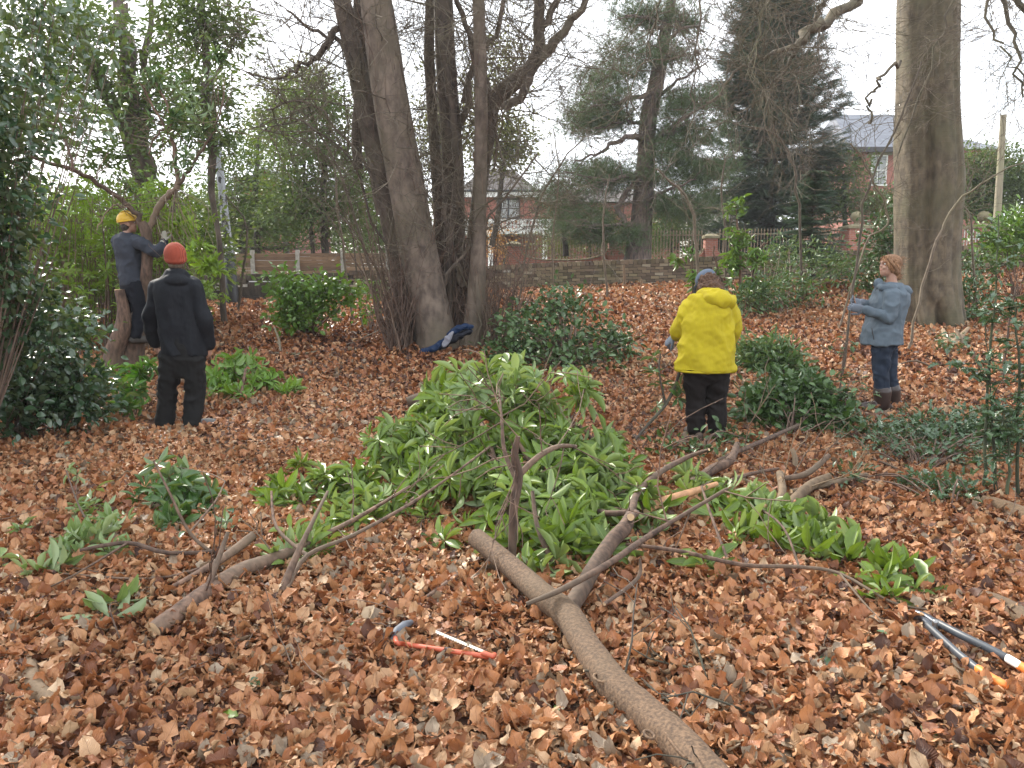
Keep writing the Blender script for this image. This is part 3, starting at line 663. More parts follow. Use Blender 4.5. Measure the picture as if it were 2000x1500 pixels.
limbs = [[(1040, 122, 13, 26), (1075, 90, 13, 20), (1105, 55, 13, 16), (1135, 20, 13, 13), (1160, -40, 13, 10), (1200, -200, 13, 5)],
 [(1058, 60, 13, 15), (1085, 10, 13, 12), (1110, -60, 13, 8)], [(985, 215, 12.6, 16), (1020, 185, 12.6, 17), (1035, 150, 12.7, 15)],
 [(880, 620, 12.2, 14), (878, 480, 12.2, 15), (893, 330, 12.2, 14), (885, 240, 12.2, 13), (868, 120, 12.2, 14), (855, 40, 12.2, 9)],
 [(905, 560, 12.2, 13), (880, 480, 12.2, 12), (868, 400, 12.2, 9)],
 [(660, 55, 12.3, 13), (628, 100, 12.3, 12), (590, 130, 12.3, 8), (540, 150, 12.3, 5), (480, 140, 12.3, 3)],
 [(700, 140, 12.3, 12), (660, 80, 12.3, 9), (610, 60, 12.3, 6), (560, 20, 12.3, 4)],
 [(895, 250, 12.6, 14), (915, 180, 12.6, 12), (925, 100, 12.6, 12), (900, 30, 12.6, 10), (880, -60, 12.6, 8)],
 [(905, 200, 12.8, 13), (930, 120, 12.8, 10), (975, 50, 12.8, 9), (985, -30, 12.8, 8)],
 [(945, 100, 11.9, 9), (958, 200, 11.9, 8), (972, 280, 11.9, 5), (965, 330, 11.9, 3)],
 [(860, 560, 12, 9), (905, 500, 11.9, 6), (960, 420, 11.8, 5), (1050, 300, 11.6, 3)],
 [(740, 420, 12, 8), (720, 330, 12, 6), (660, 250, 12, 5), (600, 200, 12, 4), (520, 215, 12, 3)],
 [(790, 520, 12, 6), (730, 440, 12, 5), (690, 320, 12, 4), (590, 240, 12, 3), (510, 260, 12, 2)]]
lq = [limb(m_, l, 4, 9, .02) for l in limbs]
obj('limbs', m_, BEECH, t)
m_ = MB()
for q in lq: twigs_on(m_, q, 14, 1.4, .010, 2, 5, .2, .02, (0, 0, .1), None, .25, .75)
for q, n in ((allq[0], 16), (allq[1], 18), (allq[2], 12), (allq[3], 10), (allq[4], 22), (allq[5], 12), (allq[6], 14)): twigs_on(m_, q, int(n * 1.6), 1.7, .011, 2, 5, .3, .02, (0, -.1, .2), None, .25, .75)
obj('twigs', m_, TWIG, t)
# epicormic shoots around the bases
m_ = MB()
def shoots(xa, xb, n, hmin, hmax, Y0, Y1, lean=0):
    for _ in range(n):
        x = U(xa, xb); p = A((x - 1000) / FPX * 12, U(Y0, Y1), 0); p[2] = float(hgt(p[0], p[1])) - .03
        hh = U(hmin, hmax); d = A((lean + U(-.12, .12)) if R() < .75 else U(-.45, .45), U(-.15, .12), 1)
        pts = wander(p, d, hh, 9, .10, .02); m_.tube(pts, np.linspace(U(.005, .021), .002, 10), 5, 0, False)
        for __ in range(5):
            k = random.randint(2, 8); m_.tube(wander(pts[k], rdir() + A(0, 0, 1), U(.15, .5), 3, .2), [.004, .003, .002, .0015], 3, 0, False)
shoots(764, 806, 80, .8, 2.9, 11.6, 12.3, -.06); shoots(768, 802, 46, .5, 1.3, 11.4, 11.9, -.02)
shoots(865, 905, 50, .8, 2.8, 12.1, 12.7); shoots(930, 985, 60, .5, 1.5, 11.6, 12.3, .12); shoots(900, 950, 40, .8, 2.6, 12.2, 12.7, .05); shoots(800, 850, 26, 1.5, 3.2, 12.3, 12.7, -.22); shoots(985, 1010, 10, .8, 2.2, 11.9, 12.3, .1)
obj('shoots', m_, SHOOT, t)
# shoots growing high on stems
m_ = MB()
for q, n in ((allq[0], 60), (allq[1], 55), (allq[2], 50), (allq[5], 45), (allq[4], 20), (allq[3], 16)):
    for _ in range(n):
        i = random.randint(2, min(26, len(q) - 2)); o = q[i, :3] + nrm(A(U(-1, 1), U(-1, .3), 0)) * q[i, 3]
        m_.tube(wander(o, A(U(-.3, .3), U(-.3, .1), 1), U(.3, 1.4), 6, .16), np.linspace(.006, .0015, 7), 3, 0, False)
obj('shoots', m_, SHOOT, t)

# ------------------------------------------------------------------ big smooth trunk on the right
Yt = 13.0; b1 = A((1818 - 1000) / FPX * 13, 13.2, 0); b1[2] = float(hgt(b1[0], b1[1]))
t = thing('smooth_beech', 'huge smooth fluted beech trunk with a dark hollow at its foot, right', 'tree', b1)
rows = [(652, 1760, 1897), (630, 1757, 1886), (600, 1753, 1879), (560, 1752, 1875), (500, 1753, 1872), (430, 1753, 1876), (350, 1754, 1881), (270, 1753, 1876), (200, 1756, 1872), (120, 1757, 1871), (50, 1757, 1871), (0, 1758, 1871), (-120, 1765, 1869), (-400, 1775, 1862), (-900, 1790, 1850), (-1500, 1805, 1840)]
K = [];
for y, l, r_ in rows:
    a, b = P(l, y, Yt), P(r_, y, Yt); cc_ = P((l + r_) / 2, y, 13.45); K.append(list(cc_) + [(b - a)[0] / 2 * 1.02])
q = path(K, 5); ns = 96; th = np.linspace(0, 2 * math.pi, ns, endpoint=False); V = np.empty((len(q), ns, 3)); zb_ = q[0, 2]
for k in range(len(q)):
    h = q[k, 2] - zb_; fl = math.exp(-max(h, 0) / .38)
    tt = th + .05 * math.sin(h * 1.3)
    def groove(a, w_, d): dd = (tt - a + math.pi) % (2 * math.pi) - math.pi; return -d * np.exp(-(dd / w_) ** 2)
    r_ = 1 + .03 * np.sin(3 * tt + .5) + .02 * np.sin(7 * tt + h * .5) + groove(math.radians(-118), .13, .26 * min(1, .35 + .25 * h) if h < 3.4 else .26 * max(0, 1 - (h - 3.4) / 1.2)) + groove(math.radians(-98 + 4 * math.sin(h)), .10, .07 + .05 * fl)
    r_ = r_ + groove(math.radians(-66), .06, .06) + groove(math.radians(-40), .08, .05) + groove(math.radians(-140), .08, .06)
    r_ = r_ + groove(math.radians(-102), .13, .62 * max(0, 1 - abs(h - .10) / .55))
    r_ = r_ + fl * (.10 * np.cos(6 * tt + .6) + .06 * np.cos(11 * tt)) + .006 * rng.normal(size=ns)
    V[k] = q[k, :3] + np.stack([np.cos(th) * r_ * q[k, 3], np.sin(th) * r_ * q[k, 3] * .95, np.zeros(ns)], 1)
i = np.arange(ns); j = (i + 1) % ns; k = np.arange(len(q) - 1)[:, None] * ns
m_ = MB().add(V, np.stack([k + i, k + j, k + ns + j, k + ns + i], -1).reshape(-1, 4), 0, True); obj('trunk', m_, BEECH2, t)
m_ = MB()
bl = [limb(m_, l, 5, 10, .03) for l in [
 [(1790, -260, 12.8, 46), (1720, -60, 12, 30), (1670, 0, 11.6, 19), (1610, 45, 11.2, 18), (1575, 65, 11, 16), (1556, 95, 10.8, 13), (1500, 105, 10.6, 6), (1440, 140, 10.4, 5), (1380, 200, 10.2, 4)],
 [(1558, 90, 10.8, 10), (1530, 140, 10.7, 5), (1480, 190, 10.6, 4), (1440, 240, 10.5, 3)],
 [(1590, 40, 11.1, 8), (1605, 0, 11, 6), (1620, -60, 11, 4)],
 [(1758, 120, 12.6, 7), (1722, 150, 12, 5), (1718, 168, 12, 5), (1698, 185, 12, 4.5), (1700, 215, 12, 4), (1697, 240, 12, 5)],
 [(1755, 300, 11, 3), (1830, 100, 11, 3.5), (1880, -60, 11, 5)],
 [(1880, -200, 12.5, 30), (1960, -40, 12, 14), (2050, 60, 11.5, 9), (2150, 160, 11, 5)],
 [(1900, -250, 12.5, 20), (1950, -60, 11.6, 10), (1985, 90, 11.2, 6), (1998, 190, 11, 3)],
 [(1960, -120, 11.5, 9), (1940, 40, 11.2, 5), (1965, 110, 11, 3.5), (2010, 170, 11, 3)],
 [(1560, -240, 10, 12), (1500, -60, 9.6, 6), (1480, 60, 9.4, 3), (1455, 150, 9.2, 2)],
 [(1380, -200, 10, 9), (1375, -30, 9.8, 4.5), (1360, 120, 9.6, 3), (1345, 250, 9.4, 2)],
 [(1330, -200, 10, 8), (1290, -20, 9.6, 4), (1260, 110, 9.4, 3), (1200, 240, 9.2, 2)],
 [(1790, -500, 12.8, 44), (1600, -420, 11.5, 30), (1420, -300, 10.5, 20), (1280, -220, 10, 12)]]]
obj('limbs', m_, BEECH2, t)
m_ = MB()
for k, (q, n) in enumerate(zip(bl, (26, 12, 5, 5, 4, 26, 18, 12, 16, 14, 14, 20))): twigs_on(m_, q, int(n * 1.3), 1.1, .006, 2, 5, .15, -.03, (0, -.1, -.25), None, .22, .8)
obj('twigs', m_, TWIG, t)

# ------------------------------------------------------------------ far trees
def clumps(ls, c, rad, n, per, sz, L, W, up=.5, flat=.6, rn0=None):
    """clumped foliage filling an ellipsoid; returns the clump centres"""
    c = np.asarray(c, float); rad = np.asarray(rad, float); d = rdir(n) * (R(n) ** .45)[:, None]; cc = c + d * rad
    k = np.repeat(np.arange(n), per); off = rng.normal(size=(n * per, 3)) * A(sz, sz, sz * flat) * (.6 + .8 * R(n))[k][:, None]
    p = cc[k] + off; N_ = nrm(rdir(n * per) + A(0, 0, up)); D = nrm(off + rng.normal(size=off.shape) * sz * .7 + A(0, 0, -.1 * sz))
    r0 = R(n)[k] * .6 + R(n * per) * .4 if rn0 is None else np.clip(rn0 + .25 * rng.normal(size=n * per), 0, 1)
    Ls = L * U(.6, 1.25, n * per); ls.add(p, D, N_, Ls, Ls * W, r0); return cc
def leafy_tree(name, label, cat, base, trunk, blobs, T, lm, bm, L, W, per=26, sz=.3, up=.5, flat=.6, group=None, twr=.012, split=True):
    t = thing(name, label, cat, base, group); wood = MB(); qs = [limb(wood, l, 4, 10, .03) for l in trunk]; ls = LS(T)
    pts = np.concatenate([q[:, :3] for q in qs]) if qs else np.array([base])
    for (px, py, Y, rx, ry, n) in blobs:
        cc = clumps(ls, P(px, py, Y), (rx * Y / FPX, rx * Y / FPX * .9, ry * Y / FPX), n, per, sz, L, W, up, flat)
        for c in cc[::2]:
            lo = pts[pts[:, 2] < c[2] + .3]; lo = lo if len(lo) else pts
            s = lo[np.argmin(((lo - c) ** 2).sum(1) + rng.random(len(lo)) * .3)]; m = (s + c) / 2 + rng.normal(size=3) * .12 + A(0, 0, -.1)
            wood.tube(path([s, m, c], 4), np.linspace(twr, .004, 9), 4, 0, False)
    obj('trunk', wood, bm, t); obj('crown', ls.bake(), lm, t); return t
def gb(px, Y): x = (px - 1000) / FPX * Y; return A(x, Y, float(hgt(x, Y)))
# trees behind the left wall
leafy_tree('evergreen_tree', 'dull green bushy tree filling the gap between the lamp post and the left brick house', 'tree', gb(470, 30), [[(475, 520, 30, 14), (470, 350, 30, 8)]],
  [(440, 420, 30, 60, 60, 44), (490, 450, 30, 50, 40, 34), (540, 400, 29, 44, 50, 34), (700, 380, 29, 50, 80, 50), (730, 460, 29, 50, 40, 30)], T_LO, L_BG, BARKD, .16, .5, 44, .4, group='trees beyond the wall')
leafy_tree('evergreen_tree', 'tall olive-green evergreen tree behind the fence, immediately left of the multi-stemmed tree', 'tree', gb(640, 24), [[(640, 540, 24, 16), (632, 400, 24, 13), (640, 250, 24, 9), (630, 160, 24, 4)], [(615, 520, 24, 9), (600, 380, 24, 7), (590, 260, 24, 4)]],
  [(620, 215, 24, 85, 60, 60), (650, 310, 24, 90, 80, 75), (600, 400, 24, 90, 80, 70), (680, 420, 24.5, 60, 70, 40), (560, 330, 25, 60, 90, 45)], T_LO, L_BG, BARKD, .14, .55, 42, .34, group='trees beyond the wall')
leafy_tree('evergreen_tree', 'dark evergreen holly tree behind the flaking lamp post', 'tree', gb(500, 27), [[(505, 520, 27, 14), (500, 350, 27, 9), (510, 240, 27, 4)]],
  [(510, 400, 27, 70, 70, 55), (470, 320, 27, 60, 60, 36), (530, 260, 28, 50, 60, 26), (560, 460, 27, 50, 40, 26), (420, 400, 26, 60, 60, 40), (370, 460, 25, 60, 50, 34)], T_LO, L_BG, BARKD, .14, .5, 40, .36, group='trees beyond the wall')
leafy_tree('evergreen_tree', 'yellowish small-leaved tree top far behind the multi-stemmed tree on its left', 'tree', gb(560, 36), [[(560, 500, 36, 12), (555, 300, 36, 7)]],
  [(560, 210, 36, 50, 60, 36), (600, 160, 36, 50, 35, 24), (520, 260, 36, 40, 50, 24)], T_LO, L_BG2, BARKD, .17, .6, 34, .42, group='trees beyond the wall')
leafy_tree('evergreen_tree', 'ivy-clad tree rising between the tall stems of the multi-stemmed tree', 'tree', gb(880, 30), [[(870, 520, 30, 24), (862, 300, 30, 20), (860, 120, 30, 14), (870, -40, 30, 8)], [(960, 480, 30, 12), (985, 330, 30, 9), (990, 200, 30, 5)]],
  [(850, 240, 30, 34, 110, 42), (985, 255, 30, 56, 60, 52), (960, 160, 30, 50, 60, 30), (1000, 300, 30, 40, 36, 24), (920, 250, 31, 50, 90, 34), (980, 90, 30, 34, 30, 10)], T_LO, L_BG2, BARKD, .15, .55, 38, .34, group='trees beyond the wall')
leafy_tree('evergreen_tree', 'low grey-green evergreen in front of the brick house, left of the pine', 'tree', gb(1100, 31), [[(1105, 500, 31, 12), (1100, 400, 31, 8)]],
  [(1090, 370, 31, 62, 34, 46), (1120, 430, 31, 66, 34, 48), (1180, 350, 31, 50, 40, 34)], T_NE, L_PI, BARKD, .24, 1.0, 30, .36, group='trees beyond the wall')
leafy_tree('hedge_tree', 'bushy green tree in front of the slate-roofed house window', 'tree', gb(1640, 36), [[(1650, 480, 36, 10), (1650, 350, 36, 6)]],
  [(1655, 345, 36, 40, 44, 40), (1700, 400, 35, 54, 30, 44), (1610, 400, 36, 50, 40, 34), (1740, 420, 35, 30, 30, 20)], T_LO, L_BG, BARKD, .17, .5, 38, .38, group='trees beyond the wall')
leafy_tree('hedge_tree', 'wide dull green hedge tree at the right edge behind the telegraph pole', 'tree', gb(1950, 34), [[(1940, 480, 34, 12), (1940, 350, 34, 6)]],
  [(1905, 340, 34, 40, 50, 70), (1960, 350, 34, 60, 60, 110), (2040, 350, 34, 60, 60, 70), (1900, 400, 34, 46, 36, 50)], T_LO, L_BG, BARKD, .17, .5, 40, .4, group='trees beyond the wall')
# tall trunks behind the left thicket
leafy_tree('leaning_trunk_tree', 'tall pale two-trunked tree behind the hard-hatted person, leaves against the sky', 'tree', gb(275, 17), [
  [(292, 620, 17, 50), (290, 420, 17, 44), (275, 300, 17, 38), (262, 220, 17, 34), (245, 100, 17, 30), (235, 0, 17, 26), (230, -200, 17, 20)],
  [(285, 400, 17, 26), (255, 280, 17, 25), (218, 200, 17, 24), (180, 120, 17, 22), (152, 40, 17, 20), (130, -60, 17, 16)],
  [(272, 300, 17, 18), (285, 190, 17, 14), (285, 100, 17, 12), (295, 20, 17, 9), (300, -80, 17, 7)], [(275, 110, 17, 10), (320, 80, 17, 9), (360, 60, 17, 5)], [(262, 200, 17, 7), (200, 150, 17, 5), (120, 130, 17, 3)]],
  [(180, 60, 16, 70, 60, 40), (330, 110, 16.5, 60, 70, 34), (240, 180, 16.5, 70, 50, 26), (130, 160, 16, 60, 60, 32), (100, 60, 15, 70, 60, 40), (300, 260, 16.5, 60, 60, 26), (380, 180, 16, 60, 60, 30), (60, 220, 14, 60, 60, 36), (180, 300, 15, 60, 40, 22)], T_LF if False else T_OV, L_BG, BEECH, .12, .42, 26, .26, .3, .8, twr=.014)
leafy_tree('slender_tree', 'slender leafy tree standing in front of the lamp post top', 'tree', gb(430, 15), [[(440, 640, 15, 12), (425, 450, 15, 10), (410, 300, 15, 15), (402, 150, 15, 14), (395, 20, 15, 12), (390, -120, 15, 8)], [(404, 170, 15, 6), (440, 110, 15, 4), (465, 60, 15, 3)]],
  [(410, 40, 15, 50, 50, 40), (445, 60, 15, 40, 50, 26), (370, 60, 15, 30, 60, 16), (400, 200, 15, 46, 50, 34), (385, 260, 15, 50, 40, 24), (430, 270, 15, 40, 30, 16), (340, 30, 15, 40, 40, 20)], T_OV, L_BG, BEECH, .13, .3, 22, .22, .3, .8, twr=.010)

# pine
t = thing('pine_tree', 'tall pine with reddish ridged trunk and flat needle layers behind the railings', 'tree', gb(1252, 30)); wood = MB(); Yp = 30.0
tr = stem(wood, [(1243, 520, Yp, 56), (1250, 460, Yp, 44), (1256, 380, Yp, 38), (1262, 300, Yp, 34), (1266, 230, Yp, 32), (1282, 160, Yp, 28), (1296, 80, Yp, 22), (1312, 0, Yp, 17), (1330, -120, Yp, 10)], 5, 20, .07, 21)
obj('trunk', wood, PINEB, t)
wood = MB(); nd = LS(T_NE)
pl = [[(1262, 270, 30, 14), (1230, 268, 29, 11), (1195, 285, 29, 8), (1160, 300, 29, 5), (1120, 320, 29, 3)], [(1245, 450, 30, 12), (1222, 435, 29.5, 12), (1210, 405, 29.5, 11), (1218, 375, 29.5, 9), (1250, 350, 29, 4)],
 [(1256, 350, 30, 11), (1225, 345, 29, 9), (1170, 350, 29, 5), (1100, 335, 29, 3)], [(1280, 170, 30, 12), (1250, 190, 29, 9), (1200, 200, 29, 6), (1150, 215, 29, 3)], [(1280, 275, 30, 12), (1320, 250, 29, 9), (1350, 220, 29, 6), (1390, 200, 29, 3)],
 [(1296, 90, 30, 9), (1330, 60, 29, 6), (1370, 50, 29, 3)], [(1300, 60, 30, 8), (1260, 35, 29, 6), (1220, 30, 29, 3)], [(1252, 400, 30, 9), (1300, 370, 29, 6), (1360, 350, 29, 3)], [(1250, 430, 30, 8), (1190, 440, 29, 5), (1120, 440, 29, 3)], [(1262, 240, 30, 8), (1210, 240, 29, 5), (1160, 250, 29, 3)], [(1275, 190, 30, 9), (1330, 160, 29, 5), (1370, 130, 29, 3)]]
for l in pl: q = limb(wood, l, 4, 7, .05); twigs_on(wood, q, 10, 1.3, .02, 1, 3, .2, .02)
for (px, py, Y, rx, ry, n) in [(1200, 150, 30, 60, 24, 20), (1170, 200, 30, 60, 20, 24), (1150, 240, 30, 50, 14, 14), (1190, 235, 30, 50, 16, 14), (1240, 30, 30, 60, 22, 20), (1300, 110, 30, 50, 24, 18), (1330, 40, 30, 40, 24, 14), (1330, 200, 30, 60, 26, 26), (1350, 260, 30, 60, 26, 26), (1180, 340, 30, 70, 26, 28), (1300, 300, 30, 60, 26, 22), (1130, 430, 30, 60, 30, 26), (1200, 460, 30, 60, 20, 16), (1330, 400, 30, 70, 30, 30), (1300, 350, 30, 50, 20, 14), (1225, 100, 30, 40, 16, 10), (1380, 330, 30, 50, 30, 24)]:
    clumps(nd, P(px, py, Y), (rx * Y / FPX, 1.6, ry * Y / FPX), int(n * 1.5), 46, .36, .27, 1.0, .3, .5)
obj('limbs', wood, PINEB, t); obj('crown', nd.bake(), L_PI, t)
# garden bushes in front of the houses
leafy_tree('garden_bush', 'broad brownish evergreen bush behind the railings left of the pine trunk', 'bush', gb(1150, 39), [[(1150, 520, 39, 8), (1150, 460, 39, 5)]],
  [(1110, 480, 39, 40, 26, 30), (1165, 455, 39, 44, 30, 40), (1200, 490, 39, 40, 20, 24), (1080, 470, 39, 24, 20, 12)], T_LO, L_BG2, BARKD, .17, .5, 34, .36, group='garden bushes')
leafy_tree('garden_bush', 'dark evergreen bush behind the railings right of the pine trunk', 'bush', gb(1310, 39), [[(1310, 520, 39, 8), (1310, 450, 39, 5)]],
  [(1290, 460, 39, 40, 44, 50), (1340, 440, 39, 50, 44, 56), (1380, 480, 39, 36, 26, 26), (1450, 470, 39, 60, 36, 40)], T_LO, L_BG, BARKD, .17, .5, 34, .36, group='garden bushes')
leafy_tree('garden_bush', 'small bush with orange autumn leaves beside the white porch column', 'bush', gb(985, 40), [[(985, 520, 40, 6), (985, 480, 40, 4)]],
  [(972, 468, 40, 12, 24, 14), (990, 490, 40, 14, 16, 10)], T_LO, L_DRY, BARKD, .16, .5, 26, .3, group='garden bushes')
# dark conifer
t = thing('conifer_tree', 'tall dense dark conifer with ragged drooping branches against the white sky', 'tree', gb(1490, 37)); wood = MB(); Yc = 37.0
cb = gb(1490, Yc); zt_ = P(1490, -180, Yc)[2]; wood.tube([cb - A(0, 0, .2), A(cb[0], Yc, (cb[2] + zt_) / 2), A(cb[0] - .2, Yc, zt_)], [.38, .25, .03], 12)
nd = LS(T_SP)
for k in range(760):
    u = R() ** .85; z = cb[2] + .6 + (zt_ - cb[2] - .8) * u; rmax = 3.5 * (1 - u ** 2.2) + .2
    if u < .5 and False: pass
    a = U(0, 2 * math.pi); L = rmax * U(.55, 1.12); dz = -.15 + .5 * u
    pts = wander(A(cb[0], Yc, z), A(math.cos(a), math.sin(a), dz), L, 6, .09, .02 + .05 * u)
    wood.tube(pts, np.linspace(.035, .006, 7), 4, 0, False)
    m = int(24 + 18 * L); tt = R(m) ** .6 * 5.99; i = tt.astype(int); f = (tt - i)[:, None]; p = pts[i] * (1 - f) + pts[i + 1] * f
    sd_ = nrm(np.cross(nrm(pts[-1] - pts[0]), A(0, 0, 1))); side = np.where(R(m) < .5, -1, 1)[:, None]
    p = p + sd_ * side * U(0, .38, m)[:, None] + A(0, 0, -.06) * R(m)[:, None]; D = nrm(pts[-1] - pts[0]) * .7 + sd_ * side * U(.2, 1, m)[:, None] + rng.normal(size=(m, 3)) * .3 + A(0, 0, .12)
    nd.add(p, D, A(0, 0, 1) + rng.normal(size=(m, 3)) * .4, U(.28, .55, m), U(.24, .45, m))
obj('trunk', wood, BARKD, t); obj('crown', nd.bake(), L_CO, t)
# young fir by the wall
t = thing('young_fir', 'young blue-green fir in front of the park wall left of the big trunk', 'tree', gb(1580, 18.5)); wood = MB(); cb = gb(1575, 18.5); zt_ = P(1560, 335, 18.5)[2]; nd = LS(T_SP)
wood.tube([cb, A(cb[0], 18.5, zt_)], [.05, .006], 8)
for k in range(170):
    u = R() ** .8; z = cb[2] + .15 + (zt_ - cb[2] - .15) * u; a = U(0, 6.283); L = (1.15 * (1 - u) + .12) * U(.7, 1.1)
    pts = wander(A(cb[0], 18.5, z), A(math.cos(a), math.sin(a), .1), L, 5, .08, -.02); wood.tube(pts, np.linspace(.012, .003, 6), 3, 0, False)
    m = int(10 + 30 * L); tt = R(m) * 4.99; i = tt.astype(int); f = (tt - i)[:, None]; p = pts[i] * (1 - f) + pts[i + 1] * f; sd_ = nrm(np.cross(nrm(pts[-1] - pts[0]), A(0, 0, 1))); side = np.where(R(m) < .5, -1, 1)[:, None]
    nd.add(p, nrm(pts[-1] - pts[0]) + sd_ * side * U(.3, 1.2, m)[:, None], A(0, 0, 1) + rng.normal(size=(m, 3)) * .3, U(.12, .24, m), U(.13, .22, m))
obj('trunk', wood, BARKD, t); obj('crown', nd.bake(), L_SPR, t)

# ------------------------------------------------------------------ bare saplings
def sapling(label, pix, n=10, L=.6, r=.004, leaves=None, lv=1, name='bare_sapling', bm=TWIG, up=.05, bias=(0, 0, .3), group='thin bare saplings'):
    x, y, Y, w_ = pix[0]; base = P(x, y, Y); t = thing(name, label, 'sapling', base, group)
    m_ = MB(); q = limb(m_, pix, 4, 6, .015, cap=False); twigs_on(m_, q, n, L, r, lv, 3, .25, up, bias); obj('stem', m_, bm, t)
    if leaves:
        ls = LS(T_OV); cnt, L_, mat = leaves
        for _ in range(cnt): i = random.randint(2, len(q) - 1); p = q[i, :3] + rng.normal(size=3) * .14; ls.add(p, rdir(), A(0, 0, 1) + rdir() * .6, L_, L_ * .6)
        obj('foliage', ls.bake(), mat, t)
    return t
def gp(px, Y, w_): q = gb(px, Y); d = q - A(0, 0, CAMZ); v = d @ A(0, ST, CT); f = d @ A(0, CT, -ST); return (1000 + FPX * d[0] / f, 750 - FPX * v / f, Y, w_)
sapling('tall thin sapling left of the tree stems with a forked top', [gp(690, 15, 5), (672, 500, 15, 4.5), (658, 400, 15, 5), (655, 340, 15, 4), (640, 300, 15, 2)], 14, .7)
sapling('thin sapling close behind the leafy low shrub', [gp(705, 14.6, 4), (690, 480, 14.6, 3), (668, 420, 14.6, 3), (640, 400, 14.6, 2)], 8, .5)
sapling('curving sapling in front of the white porch', [gp(1010, 14, 6), (1020, 540, 14, 5), (1045, 420, 14, 5), (1080, 340, 14, 4), (1140, 270, 14, 2.5)], 22, .9)
sapling('straight thin sapling right of the porch column', [gp(1085, 15, 4), (1080, 470, 15, 3.5), (1090, 350, 15, 3), (1080, 250, 15, 2)], 18, .8)
sapling('arching pale sapling behind the person in yellow, ending in a bent tip', [gp(1368, 15, 7), (1362, 490, 15, 6), (1348, 400, 15, 6), (1300, 345, 15, 4), (1280, 330, 15, 2)], 18, .9)
sapling('pale arching sapling beside the young fir', [gp(1565, 16, 5), (1560, 400, 16, 5), (1545, 310, 16, 5), (1510, 260, 16, 4), (1430, 240, 16, 2.5)], 24, .9)
sapling('thin sapling standing left of the red-haired woman', [gp(1650, 9.6, 5), (1668, 560, 9.6, 5), (1688, 400, 9.6, 5), (1705, 340, 9.6, 4), (1760, 230, 9.6, 4), (1800, 120, 9.6, 2.5)], 18, .55)
sapling('two-pronged sapling behind the red-haired woman\'s gloves', [gp(1640, 13, 4), (1690, 480, 13, 3.5), (1735, 430, 13, 4), (1700, 340, 13, 4), (1660, 280, 13, 3)], 18, .7)
sapling('leaning pale stem crossing in front of the big trunk', [gp(1775, 11, 5), (1800, 560, 11, 5), (1830, 470, 11, 5), (1870, 400, 11, 5), (1930, 350, 11, 3.5), (2010, 310, 11, 2.5)], 16, .6)
sapling('thin twiggy sapling right of the big trunk', [gp(1905, 14, 4), (1895, 430, 14, 4), (1880, 400, 14, 3), (1900, 340, 14, 2)], 22, .7)
sapling('upright bare sapling in front of the dark conifer', [gp(1420, 17, 4), (1410, 400, 17, 4), (1415, 300, 17, 2)], 18, .8)
sapling('bare twiggy bush stem in front of the pine trunk', [gp(1185, 17, 5), (1178, 430, 17, 4), (1190, 340, 17, 2)], 22, .8)
sapling('arching grey sapling left of the tree, bending over the low shrub', [gp(750, 14, 7), (700, 440, 14, 6), (650, 310, 14, 5), (590, 235, 14, 4), (490, 250, 14, 2)], 26, .9)
sapling('twiggy bare bush between the lamp post and the fence', [gp(465, 17, 5), (480, 450, 17, 4), (440, 380, 17, 2)], 24, .8)
for (px, y, h, lb) in [(1218, 517, .42, 'tall thin wooden stake standing before the park wall'), (1252, 545, .25, 'short thin wooden stake right of the taller one')]:
    q = gb(px, 19.2); tp = P(px, y, 19.2); m_ = MB(); m_.tube([q - A(0, 0, .05), (q + tp) / 2 + A(.01, 0, 0), tp], [.035, .033, .026], 8, 0, True, .05); single('wooden_stake', m_, STAKE, q, lb, 'stake', 'stakes by the wall')
# leaning tall sprouts by the wall

# ------------------------------------------------------------------ shrubs and cut branches
def Q(px, py, lift=0.0):
    d = ray(px, py); o = A(0, 0, CAMZ); t = np.linspace(1.2, 40, 5000); p = o + d * t[:, None]
    k = np.argmax(p[:, 2] < hgt(p[:, 0], p[:, 1]) + lift); return p[k]
def limbq(mb, pix, n=4, sides=12, rough=.02, cutends=False, amp=.05):
    """(px, py, width px, lift m): a limb resting on or above the ground"""
    K = []
    for x, y, w_, l in pix: p = Q(x, y, l); K.append(list(p) + [w_ * .92 * (p[1] * CT + (CAMZ - p[2]) * ST) / FPX / 2])
    q = path(K, n); s = bark_shp(amp, random.randint(0, 999)); mb.tube(q[:, :3], np.maximum(q[:, 3], .0015), sides, 0, 1 if cutends else True, rough, None, s); return q
def twig_to(wood, pts, c, r=.005):
    d = ((pts - c) ** 2).sum(1) + np.where(pts[:, 2] > c[2] + .05, .3, 0) + rng.random(len(pts)) * .02; s = pts[np.argmin(d)]
    m = (s + c) / 2 + rng.normal(size=3) * .04 * np.linalg.norm(c - s) * 3 + A(0, 0, -.03); m[2] = max(m[2], hgt(m[0], m[1]) + .015)
    tp_ = path([s, m, c], 4); wood.tube(tp_, np.linspace(r, r * .5, len(tp_)), 4, 0, False); return tp_
